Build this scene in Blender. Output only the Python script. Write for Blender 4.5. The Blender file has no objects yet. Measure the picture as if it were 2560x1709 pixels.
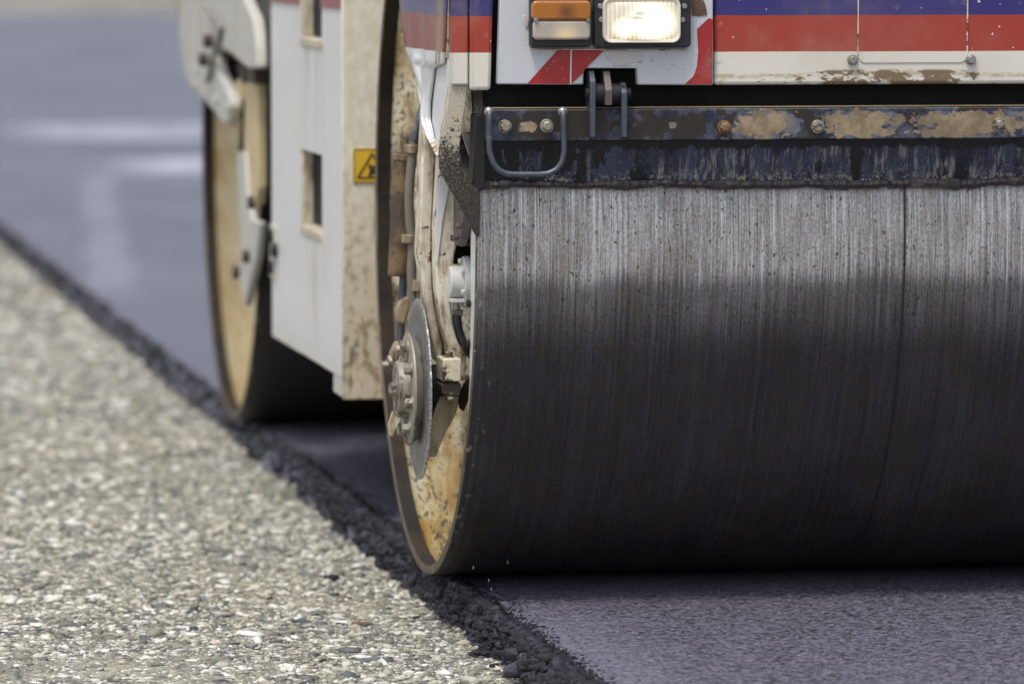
import bpy, bmesh, math, random
import numpy as np
from mathutils import Vector, Matrix, noise as mnoise

random.seed(7); rng = np.random.default_rng(7)
SC = bpy.context.scene
COL = SC.collection
R = math.radians

# ------------------------------------------------------------------ camera
CAM = (-1.31889, -9.11719, 1.07758)
YAW, PITCH, FPX = 0.160092108, -0.0742878614, 13635.12
cd = bpy.data.cameras.new('camera'); cam = bpy.data.objects.new('camera', cd); COL.objects.link(cam)
cam.location = CAM; cam.rotation_euler = (math.pi/2 + PITCH, 0, -YAW)
cd.sensor_width = 36; cd.lens = FPX/2560*36; cd.clip_start = .1; cd.clip_end = 2000
cd.dof.use_dof = True; cd.dof.focus_distance = 8.55; cd.dof.aperture_fstop = 4.2; cd.dof.aperture_blades = 9
SC.camera = cam

# ------------------------------------------------------------------ light
SUN_EL, SUN_AZ = R(67), R(218)        # high, from the left and a little behind the photographer
w = bpy.data.worlds.new('World'); SC.world = w; w.use_nodes = True
wn = w.node_tree; wn.nodes.clear()
sky = wn.nodes.new('ShaderNodeTexSky'); sky.sky_type = 'NISHITA'; sky.sun_disc = False
sky.sun_elevation = SUN_EL; sky.sun_rotation = SUN_AZ; sky.air_density = 1.0; sky.dust_density = 4.0; sky.ozone_density = 1.0
hs = wn.nodes.new('ShaderNodeHueSaturation'); hs.inputs['Saturation'].default_value = .55
bg = wn.nodes.new('ShaderNodeBackground'); bg.inputs['Strength'].default_value = .138
wo = wn.nodes.new('ShaderNodeOutputWorld')
wn.links.new(sky.outputs[0], hs.inputs['Color']); wn.links.new(hs.outputs[0], bg.inputs['Color']); wn.links.new(bg.outputs[0], wo.inputs['Surface'])
sd = bpy.data.lights.new('sun', 'SUN'); sd.energy = 1.45; sd.angle = R(11); sd.color = (1, .95, .87)
sun = bpy.data.objects.new('sun', sd); COL.objects.link(sun)
S = Vector((math.sin(SUN_AZ)*math.cos(SUN_EL), math.cos(SUN_AZ)*math.cos(SUN_EL), math.sin(SUN_EL)))
sun.rotation_euler = S.to_track_quat('Z', 'Y').to_euler(); sun.location = (0, 0, 20)
SC.view_settings.view_transform = 'Standard'; SC.view_settings.look = 'None'
SC.view_settings.exposure = 0.42; SC.view_settings.gamma = 1

# ------------------------------------------------------------------ photo measurements to metres
FW = Vector((math.sin(YAW)*math.cos(PITCH), math.cos(YAW)*math.cos(PITCH), math.sin(PITCH)))
RT = Vector((math.cos(YAW), -math.sin(YAW), 0)); UP = RT.cross(FW)
CV = Vector(CAM)
def at(ax, u, v, c):
    d = FW + RT*((u-1280)/FPX) - UP*((v-854.5)/FPX)
    p = CV + d*((c-CV[ax])/d[ax]); p[ax] = c
    return p
def atx(u, v, x): return at(0, u, v, x)
def aty(u, v, y): return at(1, u, v, y)
def atz(u, v, z): return at(2, u, v, z)

# ------------------------------------------------------------------ node helper
class G:
    def __init__(s, name):
        s.m = bpy.data.materials.new(name); s.m.use_nodes = True
        s.t = s.m.node_tree; s.t.nodes.clear()
        s.out = s.t.nodes.new('ShaderNodeOutputMaterial')
        s.tc = s.t.nodes.new('ShaderNodeTexCoord')
        s.P = s.tc.outputs['Object']
    def put(s, sock, v):
        if isinstance(v, bpy.types.NodeSocket): s.t.links.new(v, sock)
        elif v is not None:
            if sock.type == 'RGBA' and not isinstance(v, (int, float)): v = (*v[:3], 1)
            elif sock.type == 'RGBA': v = (v, v, v, 1)
            sock.default_value = v
    def n(s, t): return s.t.nodes.new('ShaderNode'+t)
    def noise(s, scale=5, detail=4, rough=.55, vec=None, dist=0):
        k = s.n('TexNoise'); s.put(k.inputs['Vector'], vec or s.P); s.put(k.inputs['Scale'], scale)
        s.put(k.inputs['Detail'], detail); s.put(k.inputs['Roughness'], rough); s.put(k.inputs['Distortion'], dist)
        return k.outputs['Fac']
    def voro(s, scale=5, vec=None, feature='F1', out='Distance', rnd=1):
        k = s.n('TexVoronoi'); k.feature = feature; s.put(k.inputs['Vector'], vec or s.P); s.put(k.inputs['Scale'], scale)
        s.put(k.inputs['Randomness'], rnd)
        return k.outputs[out]
    def math(s, op, a, b=None, c=None, clamp=False):
        k = s.n('Math'); k.operation = op; k.use_clamp = clamp
        for i, x in enumerate((a, b, c)):
            if x is not None: s.put(k.inputs[i], x)
        return k.outputs[0]
    def step(s, x, a, b):     # 0 at a, 1 at b
        k = s.n('MapRange'); k.interpolation_type = 'SMOOTHSTEP'; s.put(k.inputs[0], x)
        lo, hi, t0, t1 = (a, b, 0, 1) if a < b else (b, a, 1, 0)
        k.inputs[1].default_value = lo; k.inputs[2].default_value = hi; k.inputs[3].default_value = t0; k.inputs[4].default_value = t1
        return k.outputs[0]
    def mix(s, f, a, b, mode='MIX'):
        k = s.n('Mix'); k.data_type = 'RGBA'; k.blend_type = mode
        s.put(k.inputs[0], f); s.put(k.inputs[6], a); s.put(k.inputs[7], b)
        return k.outputs[2]
    def mul(s, *a):
        r = a[0]
        for x in a[1:]: r = s.math('MULTIPLY', r, x)
        return r
    def ramp(s, f, stops):
        k = s.n('ValToRGB'); s.put(k.inputs[0], f); e = k.color_ramp.elements
        while len(e) < len(stops): e.new(.5)
        for q, (p, c) in zip(e, stops):
            q.position = p; q.color = (c, c, c, 1) if isinstance(c, (int, float)) else (*c[:3], 1)
        return k.outputs[0]
    def sep(s, v=None):
        k = s.n('SeparateXYZ'); s.put(k.inputs[0], v or s.P); return k.outputs
    def comb(s, x=0, y=0, z=0):
        k = s.n('CombineXYZ')
        for i, q in enumerate((x, y, z)): s.put(k.inputs[i], q)
        return k.outputs[0]
    def scale(s, sx, sy, sz, vec=None):
        k = s.n('VectorMath'); k.operation = 'MULTIPLY'; s.put(k.inputs[0], vec or s.P); k.inputs[1].default_value = (sx, sy, sz)
        return k.outputs[0]
    def bump(s, h, strength=.3, dist=.002, nrm=None):
        k = s.n('Bump'); s.put(k.inputs['Height'], h); k.inputs['Strength'].default_value = strength; k.inputs['Distance'].default_value = dist
        if nrm: s.put(k.inputs['Normal'], nrm)
        return k.outputs[0]
    def bsdf(s, col, rough=.5, metal=0, nrm=None, **kw):
        k = s.n('BsdfPrincipled'); s.put(k.inputs['Base Color'], col); s.put(k.inputs['Roughness'], rough); s.put(k.inputs['Metallic'], metal)
        if nrm: s.put(k.inputs['Normal'], nrm)
        for q, v in kw.items(): s.put(k.inputs[q.replace('_', ' ')], v)
        s.t.links.new(k.outputs[0], s.out.inputs['Surface'])
        return s.m

def paint(name, base, dirt=(.32, .24, .13), amt=.35, rough=.38, scale=9, chips=0., streak=True, chipcol=(.13, .075, .035)):
    g = G(name)
    n1 = g.noise(scale, 6, .65)
    n2 = g.noise(1, 5, .6, g.scale(scale*5, scale*5, scale*.8)) if streak else g.noise(scale*3, 5, .6)
    d = g.math('MULTIPLY_ADD', n2, .6, g.math('MULTIPLY', n1, .6))
    m = g.math('MULTIPLY', g.step(d, .72-.3*amt, .95-.3*amt), min(1, amt*1.8))
    c = g.mix(m, base, dirt)
    sp = g.math('MULTIPLY', g.step(g.noise(170, 2, .5), .66, .72), .5*min(1, amt*2))
    c = g.mix(sp, c, tuple(x*.4 for x in dirt))
    c = g.mix(.12, c, g.noise(60, 3, .6), 'OVERLAY')
    rr = g.math('MULTIPLY_ADD', m, .3, rough)
    h = g.noise(45, 4, .6)
    if chips:
        k = g.step(g.noise(26, 6, .72), .66-chips*.25, .68-chips*.25)
        c = g.mix(k, c, chipcol); h = g.math('SUBTRACT', g.math('MULTIPLY', h, .3), k)
    return g.bsdf(c, rr, 0, g.bump(h, .12, .003))

def metal(name, base, rough=.5, met=.6, var=.5, dirt=None, scale=30, damt=.5):
    g = G(name)
    n = g.noise(scale, 6, .65)
    c = g.mix(n, tuple(x*(1-var) for x in base), tuple(min(1, x*(1+var)) for x in base))
    mm = met
    if dirt is not None:
        k = g.step(g.noise(scale*.5, 6, .7), .62-.25*damt, .72-.25*damt)
        c = g.mix(k, c, dirt); mm = g.math('MULTIPLY', g.math('SUBTRACT', 1, k), met)
    return g.bsdf(c, g.math('MULTIPLY_ADD', n, .3, rough-.15), mm, g.bump(g.noise(scale*3, 4, .6), .25, .002))

# ------------------------------------------------------------------ mesh helpers
def link(name, bm, mat, parent=None, smooth=False, bevel=0, seg=2):
    me = bpy.data.meshes.new(name); bmesh.ops.recalc_face_normals(bm, faces=bm.faces[:])
    bm.to_mesh(me); bm.free()
    o = bpy.data.objects.new(name, me); COL.objects.link(o)
    for m in (mat if isinstance(mat, (list, tuple)) else [mat]): me.materials.append(m)
    if parent: o.parent = parent
    if bevel:
        b = o.modifiers.new('bevel', 'BEVEL'); b.width = bevel; b.segments = seg; b.limit_method = 'ANGLE'; b.angle_limit = R(35)
        smooth = True
    if smooth:
        me.polygons.foreach_set('use_smooth', [True]*len(me.polygons))
        me.set_sharp_from_angle(angle=R(38))
    return o
def NB(): return bmesh.new()
def add_loops(bm, A, B, caps=True):
    va = [bm.verts.new(p) for p in A]; vb = [bm.verts.new(p) for p in B]; n = len(A)
    for i in range(n): bm.faces.new((va[i], va[(i+1) % n], vb[(i+1) % n], vb[i]))
    if caps: bm.faces.new(va[::-1]); bm.faces.new(vb)
def prism_y(bm, pts, y0, y1):
    A = [aty(u, v, y0) for u, v in pts]; B = [Vector((p.x, y1, p.z)) for p in A]; add_loops(bm, A, B)
def prism_x(bm, pts, x0, x1):
    A = [atx(u, v, x0) for u, v in pts]; B = [Vector((x1, p.y, p.z)) for p in A]; add_loops(bm, A, B)
def box(bm, x0, x1, y0, y1, z0, z1):
    A = [(x0, y0, z0), (x1, y0, z0), (x1, y0, z1), (x0, y0, z1)]; B = [(x, y1, z) for x, y, z in A]; add_loops(bm, [Vector(p) for p in A], [Vector(p) for p in B])
def cyl(bm, p0, p1, r0, r1=None, seg=24):
    p0 = Vector(p0); p1 = Vector(p1); r1 = r0 if r1 is None else r1
    d = (p1-p0).normalized(); a = d.orthogonal().normalized(); b = d.cross(a)
    c = [(math.cos(2*math.pi*i/seg), math.sin(2*math.pi*i/seg)) for i in range(seg)]
    add_loops(bm, [p0+(a*x+b*y)*r0 for x, y in c], [p1+(a*x+b*y)*r1 for x, y in c])
def lathe_x(bm, prof, cx, cy, cz, seg=64, a0=0, a1=2*math.pi, closed=True):
    full = abs(a1-a0-2*math.pi) < 1e-6; n = seg if full else seg+1; rings = []
    for x, r in prof:
        rings.append([bm.verts.new((cx+x, cy+r*math.cos(a0+(a1-a0)*i/seg), cz+r*math.sin(a0+(a1-a0)*i/seg))) for i in range(n)])
    for k in range(len(rings)-1):
        for i in range(seg):
            j = (i+1) % n; bm.faces.new((rings[k][i], rings[k][j], rings[k+1][j], rings[k+1][i]))
    return rings
def smooth_path(pts, k=8):
    P = [Vector(p) for p in pts]; Q = [P[0]*2-P[1]]+P+[P[-1]*2-P[-2]]; out = []
    for i in range(1, len(Q)-2):
        for j in range(k):
            t = j/k; a, b, c, d = Q[i-1:i+3]
            out.append(.5*((2*b)+(c-a)*t+(2*a-5*b+4*c-d)*t*t+(3*b-a-3*c+d)*t**3))
    return out+[P[-1]]
def tube(bm, pts, r, seg=14, ribs=0):
    n = len(pts); rings = []; a = None
    for i, p in enumerate(pts):
        d = (pts[min(i+1, n-1)]-pts[max(i-1, 0)]).normalized()
        a = d.orthogonal().normalized() if a is None else (a-d*a.dot(d)).normalized()
        b = d.cross(a); rr = r*(1+(ribs if i % 2 else 0))
        rings.append([bm.verts.new(p+(a*math.cos(2*math.pi*j/seg)+b*math.sin(2*math.pi*j/seg))*rr) for j in range(seg)])
    for k in range(n-1):
        for j in range(seg): bm.faces.new((rings[k][j], rings[k][(j+1) % seg], rings[k+1][(j+1) % seg], rings[k+1][j]))
    bm.faces.new(rings[0][::-1]); bm.faces.new(rings[-1])
def bolt(bm, p, axis, r, h, washer=True):       # hex head, axis points out of the surface
    p = Vector(p); d = Vector(axis).normalized()
    if washer: cyl(bm, p, p+d*h*.22, r*1.35, seg=24)
    b0 = p+d*h*.2; a = d.orthogonal().normalized(); q = Matrix.Rotation(random.uniform(0, 1), 3, d); a = q @ a; b = d.cross(a)
    H = [(math.cos(k*math.pi/3), math.sin(k*math.pi/3)) for k in range(6)]
    add_loops(bm, [b0+(a*x+b*y)*r for x, y in H], [b0+d*h*.7+(a*x+b*y)*r for x, y in H])
    add_loops(bm, [b0+d*h*.7+(a*x+b*y)*r*.97 for x, y in H], [b0+d*h*.82+(a*x+b*y)*r*.8 for x, y in H])
def rrect(x0, x1, z0, z1, r, k=6):
    o = []
    for cx, cz, a in ((x1-r, z0+r, -90), (x1-r, z1-r, 0), (x0+r, z1-r, 90), (x0+r, z0+r, 180)):
        for i in range(k+1): t = R(a+90*i/k); o.append((cx+r*math.cos(t), cz+r*math.sin(t)))
    return o
def rplate(bm, x0, x1, z0, z1, y0, y1, r):
    q = rrect(x0, x1, z0, z1, r); add_loops(bm, [Vector((x, y0, z)) for x, z in q], [Vector((x, y1, z)) for x, z in q])
def N1(x, y=0., z=0.): return mnoise.noise(Vector((x, y, z)))
def fbm(x, y=0., z=0., o=4): return sum(N1(x*2**k+k*7, y*2**k, z*2**k)/2**k for k in range(o))

# ------------------------------------------------------------------ materials
PY = -.64                                            # plane of the machine's front sheet metal
Z_BR = aty(2000, 38.5, PY).z; Z_RW = aty(2000, 129.5, PY).z
XSEAM = aty(2262, 620, -.6).x

def m_drum(name='ground_steel', shade_coat=0):
    g = G(name); x, y, z = g.sep()
    ang = g.math('ARCTAN2', z, g.math('MULTIPLY', y, -1))
    def va(sx, sa): return g.comb(g.math('MULTIPLY', x, sx), g.math('MULTIPLY', ang, sa), 0)
    st = g.noise(1, 4, .75, va(120, .35)); fi = g.noise(1, 2, .7, va(460, 7)); gr = g.noise(1, 5, .75, va(260, 95)); lo = g.noise(1, 3, .5, va(7, 3))
    c = g.math('ADD', g.math('MULTIPLY', st, .62), g.math('ADD', g.math('MULTIPLY', fi, .5), g.math('ADD', g.math('MULTIPLY', gr, .55), g.math('MULTIPLY', lo, .26))))
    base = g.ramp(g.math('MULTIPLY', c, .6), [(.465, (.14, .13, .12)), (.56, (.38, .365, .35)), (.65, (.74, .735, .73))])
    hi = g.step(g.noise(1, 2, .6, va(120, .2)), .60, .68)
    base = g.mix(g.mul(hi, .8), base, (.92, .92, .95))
    pit = g.step(g.noise(1, 2, .5, va(140, 45)), .65, .69)
    pit2 = g.step(g.noise(1, 2, .5, va(330, 170)), .66, .71)
    base = g.mix(g.mul(pit, .75), base, (.03, .026, .022)); base = g.mix(g.mul(pit2, .65), base, (.05, .045, .04))
    rust = g.step(g.noise(1, 5, .65, va(11, 4)), .44, .64)
    # darker, less metallic tone over the lower face, with an uneven edge
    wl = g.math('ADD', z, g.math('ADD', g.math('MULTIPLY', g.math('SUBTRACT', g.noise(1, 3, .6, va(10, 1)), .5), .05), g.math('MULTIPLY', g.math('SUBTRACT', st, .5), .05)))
    low_mask = g.math('ADD', g.mul(g.step(wl, -.042, -.085), .76), g.mul(g.step(wl, -.06, -.20), .24))
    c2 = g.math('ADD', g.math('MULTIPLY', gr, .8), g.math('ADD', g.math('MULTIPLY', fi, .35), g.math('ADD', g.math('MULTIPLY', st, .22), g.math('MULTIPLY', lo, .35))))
    low_col = g.mix(g.mul(rust, .8), g.ramp(g.math('MULTIPLY', c2, .6), [(.46, (.008, .008, .011)), (.70, (.044, .044, .053))]), g.ramp(g.math('MULTIPLY', c2, .6), [(.46, (.013, .0085, .006)), (.70, (.052, .036, .027))]))
    base = g.mix(g.mul(low_mask, .965), base, low_col)
    base = g.mix(g.mul(rust, .3), base, g.mix(low_mask, (.20, .15, .11), (.028, .018, .012)))
    if shade_coat: base = g.mix(.9, base, (.035, .034, .034))  # rear drum's shade mixed into the steel along with its dark coating
    sm = g.step(g.math('ABSOLUTE', g.math('SUBTRACT', x, XSEAM)), .0026, .0012)
    base = g.mix(g.mul(sm, .9), base, (.012, .011, .012))
    scr = g.step(g.noise(1, 4, .6, va(60, 22)), .60, .64)
    ed = g.step(x, .045, .0)
    base = g.mix(g.mul(ed, scr, .6), base, (.34, .33, .31)); base = g.mix(g.step(x, .0014, .0006), base, g.mix(scr, (.13, .10, .07), (.50, .46, .40)))
    h = g.math('SUBTRACT', g.math('ADD', g.mul(st, .35), g.math('ADD', g.mul(fi, .5), g.mul(gr, .5))), g.math('ADD', g.mul(pit, .9), g.math('MULTIPLY', sm, 2)))
    return g.bsdf(base, g.math('MULTIPLY_ADD', low_mask, .10, .44), g.math('MULTIPLY_ADD', low_mask, -.66, .72) if not shade_coat else .1, g.bump(h, .5, .0018))
M_DRUM = m_drum(); M_DRUMR = m_drum('shaded_coated_steel', 1)

def m_dish(name='tan_painted_dish', clean=0):
    g = G(name); x, y, z = g.sep()
    n = g.noise(9, 7, .7, g.scale(1, .22, 1), dist=.3)
    c = g.ramp(n, [(.36, (.26, .16, .07)), (.44, (.47, .36, .19)), (.52, (.66, .57, .39)), (.62, (.74, .69, .56))])
    yel = g.step(g.math('ADD', z, g.mul(g.math('SUBTRACT', g.noise(9, 4, .7), .5), .5)), -.24, -.56)  # golden bounce light painted into the lower part of the plate
    c = g.mix(g.mul(yel, g.step(n, .75, .42), .92), c, g.mix(g.step(n, .40, .58), (.50, .25, .02), (.74, .54, .17)))
    c = g.mix(g.mul(g.step(g.noise(6.5, 6, .7, g.scale(1, .22, 1)), .51, .59), .75-.55*clean), c, (.17, .105, .05))
    if clean: c = g.mix(.55, c, g.mix(g.step(y, .55, -.1), (.46, .30, .09), (.66, .54, .32)))
    sp = g.step(g.noise(105, 3, .6, g.scale(1, .22, 1)), .56, .60); sp2 = g.step(g.noise(24, 6, .75, g.scale(1, .25, 1)), .575, .61)
    c = g.mix(g.mul(g.math('MAXIMUM', g.mul(sp, g.step(g.noise(9, 2, .5, g.scale(1, .3, 1)), .36, .50)), sp2), .9-.75*clean), c, (.045, .03, .018))
    return g.bsdf(c, .5, 0, g.bump(g.noise(60, 4), .2, .003))
M_DISH = m_dish(); M_DISHR = m_dish('ochre_rear_dish', 1)
M_SHELLIN = metal('shaded_brown_stained_steel', (.026, .0155, .008), .85, 0, .7, (.009, .007, .006), 11, .6)  # stained brown, darkened to carry the shade inside the rim

def m_stripes(name, dull=0, rust=False, xo=0):
    g = G(name); x, y, z = g.sep()
    zz = g.math('ADD', z, g.mul(g.math('SUBTRACT', g.noise(14, 1), .5), .0012))
    blue = (.030, .027, .165); red = (.37, .040, .022); white = (.74, .71, .62)
    if dull: blue = (.075, .08, .22); red = (.27, .07, .075); white = (.72, .735, .76)
    c = g.mix(g.step(zz, Z_RW-.0004, Z_RW+.0004), white, red); c = g.mix(g.step(zz, Z_BR-.0004, Z_BR+.0004), c, blue)
    gr = g.noise(5, 6, .7); c = g.mix(g.mul(g.step(gr, .5, .75), .22), c, (.55, .42, .24))
    fade = g.mul(g.step(g.noise(22, 5, .7), .60, .70), g.step(z, Z_RW, Z_RW+.01), .35); c = g.mix(fade, c, (.55, .32, .30))
    scx = g.step(g.noise(1, 2, .5, g.scale(260, 1, 26)), .72, .75); c = g.mix(g.mul(scx, g.step(g.noise(6, 3), .5, .62), .6), c, (.66, .58, .54)); c = g.mix(g.mul(g.step(g.noise(2.5, 4, .6), .40, .68), .16), c, (.30, .25, .22))
    ch = g.step(g.noise(95, 2, .5), .735, .75); c = g.mix(ch, c, (.8, .77, .72))
    h = g.noise(120, 3)
    if rust:
        n = g.noise(1, 6, .72, g.scale(34, 10, 75)); z0 = aty(2000, 192, PY).z
        bx = g.math('MULTIPLY', g.step(x, .50, .58), g.step(x, .82, .74))
        zc = g.math('ADD', z, g.mul(bx, -.004))
        line = g.step(g.math('ABSOLUTE', g.math('SUBTRACT', zc, z0+.0015)), .0055, .001)
        dust = g.mul(line, g.step(g.noise(1, 5, .7, g.scale(60, 10, 160)), .38, .6), .75)
        c = g.mix(dust, c, (.42, .31, .15))
        k = g.step(g.math('ADD', n, g.mul(bx, .15)), .60, .625); k = g.mul(k, g.step(zc, z0+.009, z0+.004))
        c = g.mix(k, c, (.20, .145, .085))
        low = g.mul(g.step(z, z0-.010, z0-.016), g.step(g.noise(1, 5, .7, g.scale(70, 10, 40)), .42, .58)); c = g.mix(low, c, (.20, .17, .13))
        lx = g.mul(g.step(x, .40, .379), g.step(z, z0+.028, z0+.018), g.step(g.noise(60, 5, .7), .45, .6)); c = g.mix(g.mul(lx, .7), c, (.33, .26, .13))
        h = g.math('SUBTRACT', g.mul(h, .3), k)
    if dull:
        n = g.noise(1, 6, .75, g.scale(30, 55, 14)); yc = g.math('ABSOLUTE', g.math('ADD', y, g.math('MULTIPLY_ADD', z, .25, .315)))
        k = g.mul(g.step(n, .49, .53), g.step(yc, .045, .012)); c = g.mix(k, c, (.40, .27, .12))
        k2 = g.mul(g.step(n, .57, .60), g.step(yc, .04, .01)); c = g.mix(k2, c, (.08, .06, .04))
    return g.bsdf(c, .33, 0, g.bump(h, .06, .002), Coat_Weight=.15, Coat_Roughness=.2)
M_STRIPE = m_stripes('striped_paint', rust=True); M_STRIPE2 = m_stripes('striped_column_paint'); M_SIDE = m_stripes('weathered_striped_paint', dull=1)
M_WHITE = paint('white_paint', (.72, .73, .75), (.48, .42, .31), .27, .36, 3.2)
M_CREAM = paint('stained_cream_paint', (.74, .69, .57), (.27, .18, .085), .66, .45, 19, .26, chipcol=(.12, .07, .035))
def m_front():
    g = G('dirty_front_paint'); x, y, z = g.sep()
    n = g.noise(1, 6, .7, g.scale(46, 46, 26)); n2 = g.noise(1, 5, .7, g.scale(22, 22, 7)); t = g.step(g.math('ADD', z, g.mul(g.math('SUBTRACT', n2, .5), .25)), .74, .30)
    c = g.mix(g.step(n, .35, .62), (.80, .76, .65), (.70, .64, .50)); c = g.mix(g.mul(t, .6), c, (.52, .42, .26))
    c = g.mix(g.mul(t, g.step(n, .50, .60), .75), c, (.22, .16, .09)); c = g.mix(g.mul(g.step(z, .5, .3), g.step(n2, .56, .64), .8), c, (.10, .08, .055))
    return g.bsdf(c, .6, 0, g.bump(g.noise(60, 4), .3, .004))
M_TANF = m_front()
M_ARM = paint('grimy_arm_paint', (.50, .42, .28), (.16, .11, .06), .6, .6, 16)
M_REARW = paint('dull_grey_white_paint', (.52, .515, .48), (.36, .29, .17), .42, .5, 5)
M_REARC = paint('tan_stained_paint', (.33, .265, .175), (.10, .07, .04), .62, .6, 22)
M_LINING = paint('slot_lining_paint', (.58, .53, .42), (.26, .18, .09), .6, .55, 18)
M_DARK = metal('black_steel', (.016, .015, .016), .6, .2, .4)
M_VOID = metal('void_black', (.006, .006, .006), .85, 0, .3)  # near-black standing for the shade in gaps and recesses
M_GALV = metal('grey_steel', (.36, .345, .32), .42, .75, .35, (.19, .16, .12), 60, .35)
M_HEX = metal('zinc_bolt_steel', (.36, .33, .275), .45, .5, .4, (.10, .08, .055), 110, .55)
M_RUSTB = metal('rusted_bolt', (.17, .10, .055), .8, .1, .5, (.28, .18, .10), 150, .5)
M_MAUVE = metal('mauve_grey_steel', (.15, .125, .125), .5, .45, .25, (.10, .08, .07), 30, .4)
M_BLUEG = metal('blue_grey_steel', (.10, .112, .14), .42, .55, .35, (.30, .27, .21), 55, .18)
M_BROWN = metal('brown_cylinder_paint', (.085, .06, .045), .5, .15, .6, (.19, .125, .065), 20, .5)
M_HOSE = metal('dusty_grey_hose', (.185, .17, .14), .7, 0, .3, (.13, .12, .11), 24, .4)
M_RUBBER = metal('black_rubber', (.02, .021, .026), .45, 0, .4)
M_DISHC = paint('ochre_stained_paint', (.62, .50, .30), (.38, .24, .10), .5, .55, 9)
M_GREYCAST = paint('grey_cast_paint', (.60, .61, .60), (.2, .16, .1), .18, .42, 12, streak=False)
M_PLASTIC = metal('black_plastic', (.022, .022, .025), .42, 0, .3)
M_MOTOR = metal('brown_black_casting', (.055, .042, .032), .6, .1, .5, (.12, .09, .06), 20, .4)
M_BLOCK = paint('block_cream_paint', (.72, .66, .50), (.3, .2, .1), .45, .5, 20, .28, streak=False, chipcol=(.06, .045, .03))

M_HUB = metal('greasy_hub_paint', (.30, .275, .225), .5, .15, .35, (.075, .062, .048), 34, .55)
def m_disc():
    g = G('worn_disc_steel'); x, y, z = g.sep(); a = g.math('ARCTAN2', z, y); r = g.math('SQRT', g.math('ADD', g.mul(y, y), g.mul(z, z)))
    n = g.noise(1, 4, .7, g.comb(g.mul(a, 30), g.mul(r, 40), 0)); k = g.noise(30, 4, .6)
    c = g.mix(g.step(n, .3, .7), (.11, .112, .118), (.36, .365, .38)); c = g.mix(g.mul(g.step(k, .42, .62), .5), c, (.10, .095, .09))
    e = g.mul(g.step(r, .132, .147), g.step(g.noise(1, 3, .7, g.comb(g.mul(a, 90), g.mul(r, 120), 0)), .45, .6)); c = g.mix(e, c, (.70, .70, .69))
    return g.bsdf(c, .42, .75, g.bump(n, .3, .001))
M_DISC = m_disc()

def m_strut():
    g = G('tar_splashed_paint'); x, y, z = g.sep()
    zt = aty(1100, 215, PY).z; zb = aty(1100, 500, PY).z
    t = g.step(g.math('ADD', z, g.mul(g.math('SUBTRACT', g.noise(12, 5, .7), .5), .06)), zt, zb)
    n = g.noise(1, 6, .75, g.scale(190, 40, 240)); n2 = g.noise(20, 4, .6)
    c = g.mix(n2, (.42, .38, .31), (.56, .52, .43)); c = g.mix(g.mul(g.step(n2, .5, .7), .35), c, (.5, .36, .12))
    n = g.math('ADD', g.mul(n, .6), g.mul(g.noise(24, 4, .7), .4))
    k = g.step(g.math('ADD', n, g.mul(g.math('SUBTRACT', t, .5), .24)), .47, .52)
    c = g.mix(k, c, g.mix(g.noise(70, 4), (.012, .010, .009), (.040, .033, .026)))
    sk = g.step(g.noise(1, 4, .75, g.scale(260, 60, 330)), .535, .60); sg = g.math('MULTIPLY_ADD', g.step(z, zb-.05, zt-.05), .75, .12)
    c = g.mix(g.mul(sk, sg), c, g.mix(n2, (.30, .23, .12), (.50, .44, .32)))
    return g.bsdf(c, .5, 0, g.bump(g.math('ADD', n, g.mul(sk, .5)), .5, .004))
M_STRUT = m_strut()

def m_bar():
    g = G('worn_bar_paint'); x, y, z = g.sep()
    zt = aty(1800, 270, PY).z; zb = aty(1800, 348, PY).z; zm = (zt+zb)/2
    n = g.noise(38, 6, .7); nb = g.noise(17, 5, .65)
    c = g.mix(n, (.014, .011, .009), (.040, .030, .020))
    bl = g.step(g.math('ADD', nb, g.mul(g.math('ABSOLUTE', g.math('SUBTRACT', z, zm)), 2)), .53, .57)
    c = g.mix(g.mul(bl, .8), c, g.mix(g.step(n, .38, .62), (.012, .017, .042), (.085, .10, .145)))
    edge = g.math('ADD', g.mul(g.math('SUBTRACT', n, .5), 1.3), g.mul(g.math('SUBTRACT', g.noise(90, 4, .6), .5), .5))
    tot = None
    for u0, u1, w_ in ((1826, 1985, 1), (2062, 2240, 1), (2303, 2560, 1), (1297, 1340, .4), (1672, 1690, .25), (2700, 2900, 1)):
        xa = aty(u0, 310, PY).x; xb = aty(u1, 310, PY).x
        dx = g.math('DIVIDE', g.math('ABSOLUTE', g.math('SUBTRACT', x, (xa+xb)/2)), (xb-xa)/2)
        dz = g.math('DIVIDE', g.math('ABSOLUTE', g.math('SUBTRACT', z, zm-.003)), (zt-zb)*.42*w_)
        d = g.math('ADD', g.math('POWER', g.math('ADD', g.math('POWER', dx, 4), g.math('POWER', dz, 4)), .25), edge)
        tot = d if tot is None else g.math('MINIMUM', tot, d)
    halo = g.step(tot, 1.10, 1.06); c = g.mix(g.mul(halo, .85), c, g.mix(g.step(nb, .4, .6), (.02, .03, .07), (.17, .18, .21)))
    k = g.step(g.math('ADD', tot, g.mul(g.math('SUBTRACT', g.noise(1, 6, .75, g.scale(42, 1, 75)), .5), 3.0)), .90, .87); c = g.mix(k, c, g.mix(g.step(n, .35, .65), (.20, .15, .09), (.36, .285, .18)))
    return g.bsdf(c, .5, .1, g.bump(g.math('SUBTRACT', g.mul(n, .6), g.mul(k, .3)), .3, .0025))
M_BAR = m_bar()

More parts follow.
